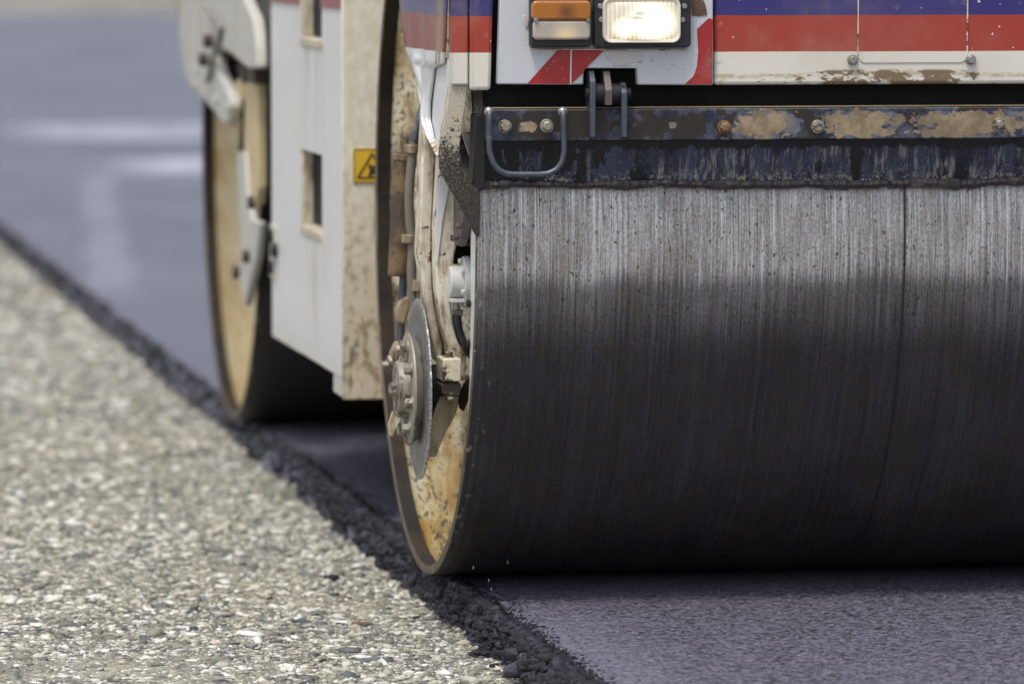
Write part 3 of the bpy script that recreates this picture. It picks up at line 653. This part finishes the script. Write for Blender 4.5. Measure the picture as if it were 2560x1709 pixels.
# navy plate below the bar, and the crust of bitumen on its lip
bm = NB(); zc = zat(352); zd = aty(1800, 462, -.605).z; nx = 60; xe = DW-.01
g0 = [[bm.verts.new((xl-.012+(xe-xl+.012)*i/nx, y_, z_)) for y_, z_ in ((PY+.018, zc), (PY+.026, (zc+zd)/2), (-.6025, zd), (-.592, zd))] for i in range(nx+1)]
for i in range(nx):
    for j in range(3): bm.faces.new((g0[i][j], g0[i+1][j], g0[i+1][j+1], g0[i][j+1]))
sp = link('scraper_plate', bm, M_BLUE, roller)
bm = NB(); nx = 760; xs0 = aty(1197, 470, -.6).x+.001; rows = []
for i in range(nx+1):
    x = xs0+(DW-xs0)*i/nx; k = .5+.5*fbm(x*9, 1.2); j = fbm(x*55, 4); kk = fbm(x*150, 2.2, o=3)
    ztop = zd+.0035+.0085*k+.003*j; zlow = zd-.0070-.006*(fbm(x*11, 6.6))-.0022*j-.0016*kk; yb = -.606-.004*k-.0015*kk
    rows.append([bm.verts.new(p) for p in ((x, -.600, ztop+.001), (x, yb, ztop-.001), (x, yb-.003-.002*fbm(x*40, 9), (ztop+zlow)/2+.0015*kk), (x, yb-.0005, zlow+.0012), (x, -math.sqrt(max(0, .36-(zlow-.6)**2))-.0004, zlow))])
for i in range(nx):
    for j in range(4): bm.faces.new((rows[i][j], rows[i+1][j], rows[i+1][j+1], rows[i][j+1]))
link('bitumen_crust', bm, M_TAR, sp, smooth=True)

bm = NB(); box(bm, .012, XR-.07, PY+.048, PY+.053, zt-.004, zbot+.05); link('gap_black_plate', bm, M_VOID, roller)  # added black plate, makes the gap under the panel read as dark

# ---- left side panel: dented skirt in front of the drum yoke
def side_grid(name, left, right, x0, mat, dent=0, vt=-520, ny=70, nx=26, solid=.004):
    L_ = [atx(u, v, x0) for u, v in left]; Rr = [atx(u, v, x0) for u, v in right]
    def samp(P, z):
        for p, q in zip(P[:-1], P[1:]):
            if q.z <= z <= p.z: t = (p.z-z)/(p.z-q.z+1e-9); return p.y+(q.y-p.y)*t
        return P[0].y if z > P[0].z else P[-1].y
    zb_ = max(L_[-1].z, Rr[-1].z); bm = NB(); gr = []
    zs = [ZT+( .99-ZT)*i/8 for i in range(8)]+[.99+(zb_-.99)*i/ny for i in range(ny+1)] if vt < 0 else [min(L_[0].z, Rr[0].z)+(zb_-min(L_[0].z, Rr[0].z))*i/ny for i in range(ny+1)]
    for z in zs:
        yl, yr = samp(L_, z), samp(Rr, z); row = []
        for j in range(nx+1):
            t = j/nx; y = yl+(yr-yl)*t; dx = 0
            if dent:
                f = max(0, min(1, (1.0-z)/.12)); cr = -.5*abs(((t*3.1+.6*(1-z)*5+.4*N1(z*9, t*2)) % 1)-.5)
                dx = dent*f*(cr+.5*N1(t*4, z*16))*(1-t*.75)
            row.append(bm.verts.new((x0+dx, y, z)))
        gr.append(row)
    for i in range(len(gr)-1):
        for j in range(nx): bm.faces.new((gr[i][j], gr[i][j+1], gr[i+1][j+1], gr[i+1][j]))
    o = link(name, bm, mat, roller, smooth=True); sm = o.modifiers.new('thickness', 'SOLIDIFY'); sm.thickness = solid; sm.offset = 0
    return o
back = [(1000, 0), (1005, 48), (1016, 88), (1021, 130), (1032, 163), (1043, 210), (1056, 268), (1064, 300), (1075, 333), (1090, 372), (1097, 391)]
seam = [(1118, 0), (1114, 100), (1110, 158), (1085, 170), (1080, 210), (1075, 252), (1073, 300), (1083, 345), (1098, 391)]
side_grid('side_skirt', back, seam, -.05, M_SIDE, .022)
bm = NB(); prism_x(bm, [(1088, 140), (1124, 150), (1123, 215), (1114, 290), (1106, 325), (1100, 382), (1101, 420), (1097, 394), (1086, 350), (1076, 303), (1078, 252)], -.0455, -.040); link('yoke_side_plate', bm, M_WHITE, roller)
bm = NB(); prism_y(bm, [(1123, 213), (1114, 287), (1106, 322), (1100, 379), (1101, 422), (1121, 463), (1144, 501), (1172, 555), (1195, 594), (1199, 590), (1200, 478), (1175, 455), (1162, 437), (1148, 407), (1149, 366), (1158, 302), (1169, 213)], PY+.006, PY+.026)
link('yoke_front_strip', bm, M_STRUT, roller, bevel=.002)

# ---- yoke arms behind the drum rim
ya, yb = -.34, -.42
bm = NB(); prism_y(bm, [(1060, 290), (1053, 425), (1048, 566), (1046, 636), (1057, 706), (1062, 760), (1071, 800), (1080, 845), (1090, 905), (1107, 905), (1108, 862), (1098, 827), (1093, 800), (1083, 720), (1081, 653), (1081, 566), (1088, 446), (1093, 290)], ya, ya+.05)
link('yoke_arm', bm, M_CREAM, roller, bevel=.004)
bm = NB(); prism_y(bm, [(1101, 330), (1095, 446), (1088, 566), (1088, 653), (1091, 720), (1101, 800), (1107, 827), (1117, 862), (1119, 900), (1160, 955), (1167, 888), (1158, 868), (1146, 850), (1134, 805), (1128, 760), (1127, 720), (1130, 660), (1141, 618), (1144, 560), (1146, 500), (1150, 420), (1150, 330)], yb, yb+.04)
link('yoke_arm', bm, M_CREAM, roller, bevel=.003)
bm = NB(); prism_y(bm, [(1104, 440), (1122, 462), (1120, 480), (1106, 550), (1094, 655), (1090, 655), (1089, 566), (1097, 446)], yb-.004, yb+.001); link('yoke_web', bm, M_WHITE, roller)
bm = NB(); prism_y(bm, [(1134, 660), (1141, 612), (1205, 612), (1205, 660)], yb+.03, yb+.04); link('motor_void_black_sheet', bm, M_VOID, roller)  # black sheet standing for the dark void below the motor
bm = NB(); prism_y(bm, [(1086, 330), (1112, 330), (1100, 650), (1120, 900), (1100, 900), (1076, 650)], ya+.051, ya+.056); link('arm_gap_dark', bm, M_VOID, roller)  # dark plate added so the gap between the arms reads black
# drive motor with bolted flange
p = aty(1141, 490, -.45); px0 = p.x
bm = NB(); lathe_x(bm, [(0, .001), (0, .079), (.006, .081), (.012, .081), (.013, .07), (.06, .07)], p.x, p.y, p.z, 64); mf = link('motor_flange', bm, M_MAUVE, roller, smooth=True)
for k in range(12):
    a = 2*math.pi*(k+.35)/12; bm = NB(); bolt(bm, (p.x, p.y+.069*math.cos(a), p.z+.069*math.sin(a)), (-1, 0, 0), .0055, .008, False); link('bolt', bm, M_MAUVE, mf)
bm = NB(); pz_ = aty(1150, 612, -.40); box(bm, p.x+.016, p.x+.075, -.46, -.36, pz_.z, p.z+.10); link('drive_motor', bm, M_MOTOR, roller, bevel=.006)
# sensor housing (grey cylinder) and its hose
yc = -.44; c = aty(1140, 705, yc); L0 = aty(1122, 705, yc).x; L1 = aty(1157, 705, yc).x; L2 = aty(1176, 705, yc).x
bm = NB(); lathe_x(bm, [(0, .0005), (0, .0235), (.002, .0258), (L1-L0, .0265), (L1-L0+.001, .0265)], L0, yc, c.z, 48); gm = link('vibration_motor', bm, M_GREYCAST, roller, smooth=True)
bm = NB(); lathe_x(bm, [(L1-L0-.001, .026), (L1-L0, .041), (L2-L0-.004, .042), (L2-L0-.003, .0385), (L2-L0+.001, .0385), (L2-L0+.002, .044), (L2-L0+.018, .044)], L0, yc, c.z, 56); link('motor_ring', bm, M_GREYCAST, gm, smooth=True)
bm = NB(); box(bm, L0+.001, L1, yc-.020, yc+.016, c.z-.032, c.z-.0255); link('motor_foot', bm, M_GREYCAST, gm, bevel=.001)
for k in range(6):
    a = R(25+60*k); bm = NB(); bolt(bm, (L1-.001, yc+.034*math.cos(a), c.z+.034*math.sin(a)), (-1, 0, 0), .0045, .006, False); link('bolt', bm, M_GREYCAST, gm)
p0 = aty(1141, 745, yc); p1 = aty(1141, 773, yc)
bm = NB(); cyl(bm, p0, p1, .0065, seg=8); link('fitting', bm, M_GALV, gm)
bm = NB(); q = [aty(1132, 778, yc), aty(1142, 781, yc), aty(1156, 784, yc)]; tube(bm, q, .0065); link('hose_clamp', bm, M_HOSE, gm, smooth=True)
bm = NB(); tube(bm, smooth_path([aty(1142, 776, yc+.003), aty(1143, 805, yc), aty(1150, 838, yc), aty(1164, 866, yc), aty(1182, 890, yc+.02)]), .0075); link('rubber_hose', bm, M_RUBBER, gm, smooth=True)

# ---- hydraulic cylinder with rod, clevis and dusty hose
yh = -.10
def P(u, v, y=yh): return aty(u, v, y)
bm = NB(); cyl(bm, P(1007, 400), P(997, 690), .0165, .0185, 32); hc = link('hydraulic_cylinder', bm, M_BROWN, roller, bevel=.003)
bm = NB(); cyl(bm, P(1008, 385), P(1007, 402), .0185, .018, 32); cyl(bm, P(1012, 340), P(1009, 386), .012, .013, 20); bmesh.ops.create_icosphere(bm, subdivisions=2, radius=.018, matrix=Matrix.Translation(P(1020, 335))); cyl(bm, P(1004, 335), P(1050, 330), .013, .016, 16); link('mounting_eye', bm, M_REARC, hc, bevel=.002)
bm = NB(); cyl(bm, P(1009, 688), P(1001, 850), .0072, seg=20); link('piston_rod', bm, M_BLUEG, hc, smooth=True)
bm = NB(); prism_y(bm, [(989, 775), (998, 752), (1014, 742), (1026, 738), (1024, 775), (1012, 812), (993, 806)], yh-.012, yh+.02); link('clevis', bm, M_REARC, hc, bevel=.004)
bm = NB(); prism_y(bm, [(978, 880), (992, 852), (1003, 858), (1000, 890), (985, 930), (974, 918)], yh-.008, yh+.02); link('rod_end', bm, M_REARC, hc, bevel=.004)
bm = NB(); cyl(bm, P(974, 905, yh-.015), P(981, 902, yh-.015), .011, seg=12); bolt(bm, P(970, 912, yh-.012), (-1, 0, 0), .008, .01); link('pin_nut', bm, M_HEX, hc)
bm = NB(); prism_y(bm, [(972, 1060), (982, 1028), (1000, 1035), (1000, 1050), (980, 1090), (975, 1086)], yh, yh+.01); link('pin_tab', bm, M_CREAM, hc)
yo = -.19
hp_ = smooth_path([P(1062, 262, yo+.03), P(1048, 300, yo), P(1036, 345, yo), P(1032, 380, yo), P(1026, 440, yo), P(1023, 500, yo), P(1026, 560, yo), P(1031, 610, yo), P(1029, 680, yo), P(1032, 730, yo), P(1042, 790, yo), P(1052, 850, yo)], 22)
bm = NB(); tube(bm, hp_, .0078, 14, .07); ho = link('hydraulic_hose', bm, M_HOSE, roller, smooth=True)
bm = NB(); tube(bm, smooth_path([P(1066, 255, yo+.03), P(1054, 290, yo), P(1043, 325, yo-.001), P(1036, 352, yo-.001)], 8), .0092); link('hose_fitting', bm, M_BLUEG, ho, smooth=True)
for u, v in ((1037, 372), (1028, 596)):
    bm = NB(); cyl(bm, P(u-7, v-10, yo), P(u-8, v+12, yo), .0115, seg=18); box(bm, P(u, v, yo).x, P(u+20, v, yo).x, yo-.006, yo+.008, P(u, v+12, yo).z, P(u, v-11, yo).z); link('hose_clamp', bm, M_REARC, ho, bevel=.002)
bm = NB(); cyl(bm, P(1045, 700, yo-.01), P(1044, 728, yo-.01), .0095, seg=6); cyl(bm, P(1045, 728, yo-.01), P(1047, 755, yo-.01), .003, seg=8); link('hose_nut', bm, M_REARC, ho, bevel=.001)

# ---- edge cutter wheel
cc = atx(1046, 972, -.06); cw = bpy.data.objects.new('edge_cutter', None); COL.objects.link(cw); cw.location = cc; cw.parent = roller
def lx(name, prof, mat, seg=64, bev=0):
    bm = NB(); lathe_x(bm, prof, 0, 0, 0, seg); return link(name, bm, mat, cw, smooth=True)
bm = NB(); n = 180; rr = [.1475*(1-.010*abs(N1(i*.7, 3))-.018*random.random()**2) for i in range(n)]
A = [Vector((-.0015, .001*math.cos(2*math.pi*i/n), .001*math.sin(2*math.pi*i/n))) for i in range(n)]
Lr = []
for x, f_ in ((-.0035, .02), (-.0035, .9), (-.0012, 1.), (.0012, 1.), (.0035, .9), (.0035, .02)):
    Lr.append([bm.verts.new((x, rr[i]*f_*math.cos(2*math.pi*i/n), rr[i]*f_*math.sin(2*math.pi*i/n))) for i in range(n)])
for k in range(len(Lr)-1):
    for i in range(n): bm.faces.new((Lr[k][i], Lr[k][(i+1) % n], Lr[k+1][(i+1) % n], Lr[k+1][i]))
link('cutting_disc', bm, M_DISC, cw, smooth=True)
fx = -.0155
lx('flange_ring', [(-.003, .08), (fx+.002, .090), (fx, .092), (fx-.003, .0915), (fx-.0045, .088), (fx-.0035, .05), (fx-.003, .03)], M_HUB)
hx = -.030
lx('hub', [(fx, .05), (fx-.004, .047), (hx-.004, .0465), (hx-.007, .044), (hx-.007, .036), (hx-.005, .034), (hx-.005, .002)], M_HUB)
bm = NB(); bolt(bm, (hx-.005, 0, 0), (-1, 0, 0), .0115, .013); link('axle_bolt', bm, M_HEX, cw, bevel=.0008)
for k in range(8):
    a = R(14+45*k); bm = NB(); bolt(bm, (fx-.0035, .071*math.cos(a), .071*math.sin(a)), (-1, 0, 0), .0088, .013); link('bolt', bm, M_HEX, cw, bevel=.0006)
lx('bearing', [(.0036, .03), (.006, .052), (.016, .052), (.018, .04), (.06, .04)], M_DARK)
def lk(name, pts, y0, y1, mat, bev):
    bm = NB(); prism_y(bm, pts, y0, y1); bmesh.ops.translate(bm, verts=bm.verts, vec=-cc); return link(name, bm, mat, cw, bevel=bev)
lk('clamp_block', [(1107, 897), (1153, 896), (1153, 953), (1106, 954)], -.47, -.40, M_BLOCK, .002)
lk('clamp_block', [(1103, 961), (1110, 956), (1153, 957), (1152, 984), (1146, 991), (1104, 986)], -.465, -.40, M_MOTOR, .002)
bm = NB(); bolt(bm, aty(1127, 992, -.455)-cc, (0, -.35, -1), .008, .010); bmesh.ops.translate(bm, verts=bm.verts, vec=(0, 0, .004)); link('clamp_bolt', bm, M_HEX, cw)
bm = NB(); bolt(bm, aty(1122, 894, -.44)-cc, (0, 0, 1), .007, .010); link('clamp_bolt', bm, M_HEX, cw)
lk('support_arm', [(1100, 988), (1148, 988), (1140, 1035), (1132, 1050), (1112, 1085), (1090, 1141), (1062, 1143), (1075, 1060)], -.405, -.385, M_ARM, .002)
lk('support_back', [(1144, 990), (1160, 960), (1176, 940), (1172, 1000), (1160, 1030), (1150, 1022)], -.34, -.325, M_MOTOR, .003)

# ---- articulation housing between the drums
XM = -.03; yf, yk = .835, 1.94
mh = bpy.data.objects.new('centre_housing', None); COL.objects.link(mh); mh.parent = roller
pf = atx(853, 943, XM); zfb = aty(900, 997, yf).z; zk = atx(681, 839, XM).z; zf_ = pf.z
def slot_rect(pts): P_ = [atx(u, v, XM) for u, v in pts]; return P_
s1 = (atx(805, 387, XM).y, atx(751, 369, XM).y, atx(751, 567, XM).z, atx(751, 371, XM).z)     # y0,y1,z0,z1
s2 = (atx(806, 36, XM).y, atx(751, 20, XM).y, atx(806, 108, XM).z, ZT-.05)
bm = NB()
ycut = [yf, s1[0], s1[1], yk]; th = .03
def wallbox(y0, y1, z0, z1): box(bm, XM, XM+th, y0, y1, z0, z1)
for (y0, y1) in ((yf, s1[0]), (s1[1], yk)):
    A = [Vector((XM, y, z)) for y, z in ((y0, zf_+(zk-zf_)*0), (y1, zf_), (y1, ZT), (y0, ZT))]
    zA = pf.z+(zk-pf.z)*(y0-yf)/(yk-yf); zB = pf.z+(zk-pf.z)*(y1-yf)/(yk-yf); A[0].z = zA; A[1].z = zB
    add_loops(bm, A, [p+Vector((th, 0, 0)) for p in A])
wallbox(s1[0], s1[1], pf.z, s1[2]); wallbox(s1[0], s1[1], s1[3], s2[2]); wallbox(s1[0], s1[1], s2[3], ZT)
def m_housing():
    g = G('housing_side_paint'); x, y, z = g.sep()
    n = g.noise(3, 6, .65); c = g.mix(g.mul(g.step(n, .52, .72), .25), (.72, .73, .75), (.52, .48, .40))
    cr = g.step(g.math('ABSOLUTE', g.math('SUBTRACT', y, (s1[0]+s1[1])/2+.02)), .006, .001); c = g.mix(g.mul(cr, .25), c, (.4, .4, .4))
    for q in (s1, s2):
        dr = g.mul(g.step(y, q[0]-.03, q[0]+.02), g.step(y, q[1]+.03, q[1]-.02), g.step(z, q[2]-.30, q[2]-.02), g.step(z, q[2]+.01, q[2]-.01))
        st = g.step(g.noise(1, 4, .7, g.scale(1, 26, 1.6)), .50, .66); c = g.mix(g.mul(dr, st, .75), c, (.36, .26, .15))
    lo = g.step(g.math('ADD', z, g.mul(g.noise(12, 5, .7), .12)), .42, .30); c = g.mix(g.mul(lo, .3), c, (.45, .38, .27))
    sp = g.step(g.noise(55, 3, .6), .67, .71); c = g.mix(g.mul(sp, .6), c, (.16, .13, .10))
    return g.bsdf(c, .30, 0, g.bump(g.noise(2.5, 3), .25, .02))
link('side_plate', bm, m_housing(), mh)
for (y0, y1, z0, z1) in (s1, s2):
    bm = NB(); box(bm, XM+.002, XM+.0255, y1-.012, y1-.002, z0+.004, z1-.004); box(bm, XM-.003, XM+th, y0+.002, y1-.013, z0-.012, z0+.006); link('slot_lining', bm, M_LINING, mh, bevel=.003)
    bm = NB(); box(bm, XM+.026, XM+.0275, y0+.002, y1-.001, z0+.007, z1-.003); link('slot_shade_back', bm, M_VOID, mh)
bm = NB(); box(bm, XM+.0005, 1.68, yf-.012, yf-.0005, zfb, ZT); link('front_plate', bm, M_TANF, mh, bevel=.003)
bm = NB(); box(bm, XM+.001, XM+.02, yf, yf+.13, zfb+.003, pf.z-.001); link('toe_bracket', bm, M_REARW, mh, bevel=.002)
bm = NB(); box(bm, XM+.031, 1.66, yf+.001, yk, .30, ZT-.01); link('core_shade_block', bm, M_VOID, mh)
zst = atx(680, 6, XM).z
M_FRED = paint('faded_red_stripe', (.30, .12, .13), (.4, .3, .28), .2, .5)
for y0, y1 in ((s1[1]+.001, yk-.001), (yf+.001, s1[0]-.001)):
    bm = NB(); box(bm, XM-.0025, XM-.0005, y0, y1, zst, ZT-.01); link('side_stripe', bm, M_FRED, mh)
for v, u in ((590, 693), (625, 697), (668, 693)):
    p = atx(u-4, v, XM); bm = NB(); cyl(bm, p, p+Vector((-.012, 0, 0)), .014); link('hinge_bolt', bm, M_DARK, mh)
bm = NB(); p = atx(690, 630, XM); box(bm, XM-.006, XM, p.y-.02, p.y+.06, p.z-.055, p.z+.055); link('hinge_plate', bm, M_REARW, mh, bevel=.003)
# warning sticker: yellow label, black border, triangle and crushed hand
ys = yf-.0125
sa = aty(883, 458, ys); sb = aty(977, 371, ys); sw, sh = sb.x-sa.x, sb.z-sa.z
bm = NB(); box(bm, sa.x, sb.x, ys-.0015, ys+.0003, sa.z, sb.z); ws = link('warning_sign', bm, M_YEL, mh)
M_BLK = metal('sticker_black', (.02, .018, .012), .5, 0, .2)
def ink(bm, pts, d=.0022):
    A = [Vector((sa.x+a*sw, ys-d, sa.z+b*sh)) for a, b in pts]; add_loops(bm, A, [p+Vector((0, .0008, 0)) for p in A])
bm = NB()
for a in (((.015, .015), (.985, .015), (.985, .035), (.015, .035)), ((.015, .965), (.985, .965), (.985, .985), (.015, .985)), ((.015, .036), (.035, .036), (.035, .964), (.015, .964)), ((.965, .036), (.985, .036), (.985, .964), (.965, .964))): ink(bm, a)
tri = [(.5, .90), (.08, .13), (.92, .13)]; cx_, cy_ = .5, .387; tin = [(cx_+(a-cx_)*.80, cy_+(b-cy_)*.80) for a, b in tri]
for i in range(3): j = (i+1) % 3; ink(bm, (tri[i], tri[j], tin[j], tin[i]))
link('sign_border', bm, M_BLK, ws)
bm = NB()                                                         # hand between two jagged faces
ink(bm, ((.36, .58), (.42, .48), (.40, .42), (.46, .40), (.42, .30), (.40, .20), (.46, .18), (.52, .27), (.56, .24), (.60, .30), (.54, .36), (.52, .44), (.47, .52)))
for a, b, c_, d_ in ((.53, .44, .72, .36), (.53, .40, .70, .31), (.55, .36, .68, .26), (.50, .48, .66, .46)): ink(bm, ((a, b), (c_, d_), (c_+.01, d_+.03), (a+.01, b+.035)), .0021)
link('crushed_hand_symbol', bm, M_BLK, ws)

# ---- rear fender, guard and bars around the rear drum
bm = NB(); prism_x(bm, [(441, -380), (446, 0), (449, 67), (451, 120), (459, 182), (478, 220), (510, 252), (537, 284), (560, 312), (573, 297), (577, 268), (576, 246), (564, 222), (545, 174), (537, 132), (547, 121), (563, 127), (581, 139), (604, 161), (617, 172), (641, 172), (641, 160), (637, 90), (631, 45), (606, -10), (560, -380)], -.055, -.030)
rf = link('rear_fender', bm, M_REARW, roller, bevel=.006)
bm = NB(); tube(bm, smooth_path([atx(u, v, -.062) for u, v in ((515, 18), (535, 42), (552, 62), (549, 85), (541, 115), (531, 150), (522, 190), (517, 202))]), .006); link('brake_pipe', bm, metal('grey_pipe', (.27, .26, .24), .6, .1), rf, smooth=True)
for u, v in ((531, 103), (519, 149)):
    p = atx(u, v, -.056); bm = NB(); cyl(bm, p, p+Vector((-.02, 0, 0)), .015); link('bolt', bm, M_MOTOR, rf, bevel=.003)
for u, v in ((496, 175), (490, 215), (541, 252), (572, 270)):
    p = atx(u, v, -.056); bm = NB(); cyl(bm, p, p+Vector((-.005, 0, 0)), .012); link('rivet', bm, M_REARW, rf, bevel=.002)
bm = NB(); prism_x(bm, [(447, -380), (432, -100), (444, 40), (452, 58), (446, 0)], -.03, -.012); link('fender_flange', bm, M_REARC, rf)
bm = NB(); prism_x(bm, [(590, 380), (612, 380), (617, 480), (628, 548), (648, 556), (640, 640), (626, 700), (611, 765), (602, 718), (600, 560)], -.03, -.012); link('rear_yoke_bar', bm, M_REARW, roller, bevel=.005)
bm = NB(); prism_x(bm, [(601, 188), (645, 188), (645, 470), (640, 512), (616, 500), (611, 380), (607, 330)], -.024, -.004); link('rear_yoke_rod', bm, M_DISHC, roller, bevel=.004)
bm = NB(); prism_x(bm, [(577, 214), (596, 196), (599, 300), (592, 368), (578, 338), (562, 313), (575, 298), (578, 262)], -.032, -.014); link('rear_brace', bm, M_DISHC, roller, bevel=.004)
bm = NB(); prism_x(bm, [(536, 120), (608, 166), (606, 210), (588, 235), (570, 240)], -.012, -.004); link('arch_shade_plate', bm, M_MAUVE, roller)  # added dark plate standing for the shadow in the fender hole
bm = NB(); prism_x(bm, [(600, 250), (607, 250), (606, 378), (596, 378)], -.028, -.025); link('rear_yoke_groove', bm, M_DARK, roller)
for u, v in ((622, 641), (598, 680), (636, 506)):
    p = atx(u, v, -.031); bm = NB(); cyl(bm, p, p+Vector((-.014, 0, 0)), .014); link('rear_yoke_bolt', bm, M_MOTOR, roller, bevel=.003)
p = atx(628, 184, -.03); bm = NB(); cyl(bm, p+Vector((.03, 0, 0)), p+Vector((-.02, 0, 0)), .02); box(bm, p.x-.012, p.x+.03, p.y-.16, p.y, p.z-.018, p.z+.012); link('rear_pivot', bm, M_MOTOR, roller, bevel=.004)
# rear body over the rear drum
bm = NB(); box(bm, -.028, 1.7, 2.02, 3.9, 1.215, ZT); link('rear_body', bm, M_WHITE, roller, bevel=.01)
bm = NB(); box(bm, 0.03, 1.66, 1.941, 2.019, .5, ZT-.01); link('rear_yoke_plate', bm, M_DARK, roller)

# ------------------------------------------------------------------ loose clods and drips
def clod(x, y, s, label, stretch=1.3, flat=.7, seed=0, mat=M_CRUMB):
    bm = NB(); bmesh.ops.create_icosphere(bm, subdivisions=3, radius=1)
    for v_ in bm.verts:
        d = 1+.28*fbm(v_.co.x*1.3+seed, v_.co.y*1.3, v_.co.z*1.3)+.10*fbm(v_.co.x*5+seed, v_.co.y*5, v_.co.z*5); v_.co *= d; v_.co.x *= stretch; v_.co.z *= flat
    bmesh.ops.scale(bm, vec=(s, s, s), verts=bm.verts); o = link('asphalt_clod', bm, mat); o.location = (x, y, -.06+s*flat*.55); o.rotation_euler.z = seed
    return tag(o, label, 'clod', 'loose clods of asphalt on the gravel')
for u, v, s, st, lab in ((830, 1442, .012, 1.8, 'dark crumbled asphalt clod lying alone on pale gravel left of the front drum'),
                         (1203, 1603, .016, 1.7, 'largest flat grey asphalt clod at the foot of the verge, nearest the drum'),
                         (1207, 1634, .015, 1.4, 'rounded dark asphalt clod just below the flat grey clod at the verge foot'),
                         (1236, 1658, .0075, 1.2, 'small dark asphalt clod lying by itself on gravel near the bottom edge of the verge'),
                         (1275, 1688, .004, 1.1, 'tiny dark asphalt crumb on gravel lowest in the photo')):
    q = atz(u, v, -.055); clod(q.x, q.y, s, lab, st, .55, seed=u*.13)
q = atz(900, 1558, -.056); cl = clod(q.x, q.y, .010, 'rusty brown stone lying among the pale gravel', 1.6, .5, 3.3, metal('rusty_stone', (.16, .07, .04), .8, 0, .5)); cl.name = 'rusty_stone'; cl['category'] = 'stone'; del cl['group']
M_WATER = G('water'); M_WATER = M_WATER.bsdf((.8, .82, .85), .05, 0, Transmission_Weight=.9)
for u, v, y_, lab in ((1183, 1418, -.5, 'highest white water drop falling past the lower left of the drum'), (1222, 1450, -.55, 'white water drop falling just above the asphalt beside the drum'), (1269, 1405, -.5, 'faint water drop furthest right in front of the drum'), (1228, 1472, -.55, 'lowest water drop about to hit the asphalt crest')):
    p = aty(u, v, y_); bm = NB(); bmesh.ops.create_uvsphere(bm, u_segments=10, v_segments=8, radius=.0008)
    for v_ in bm.verts: v_.co.z *= 3.2
    o = link('water_drop', bm, M_WATER, smooth=True); o.location = p; tag(o, lab, 'water drop', 'water drops dripping off the drum')
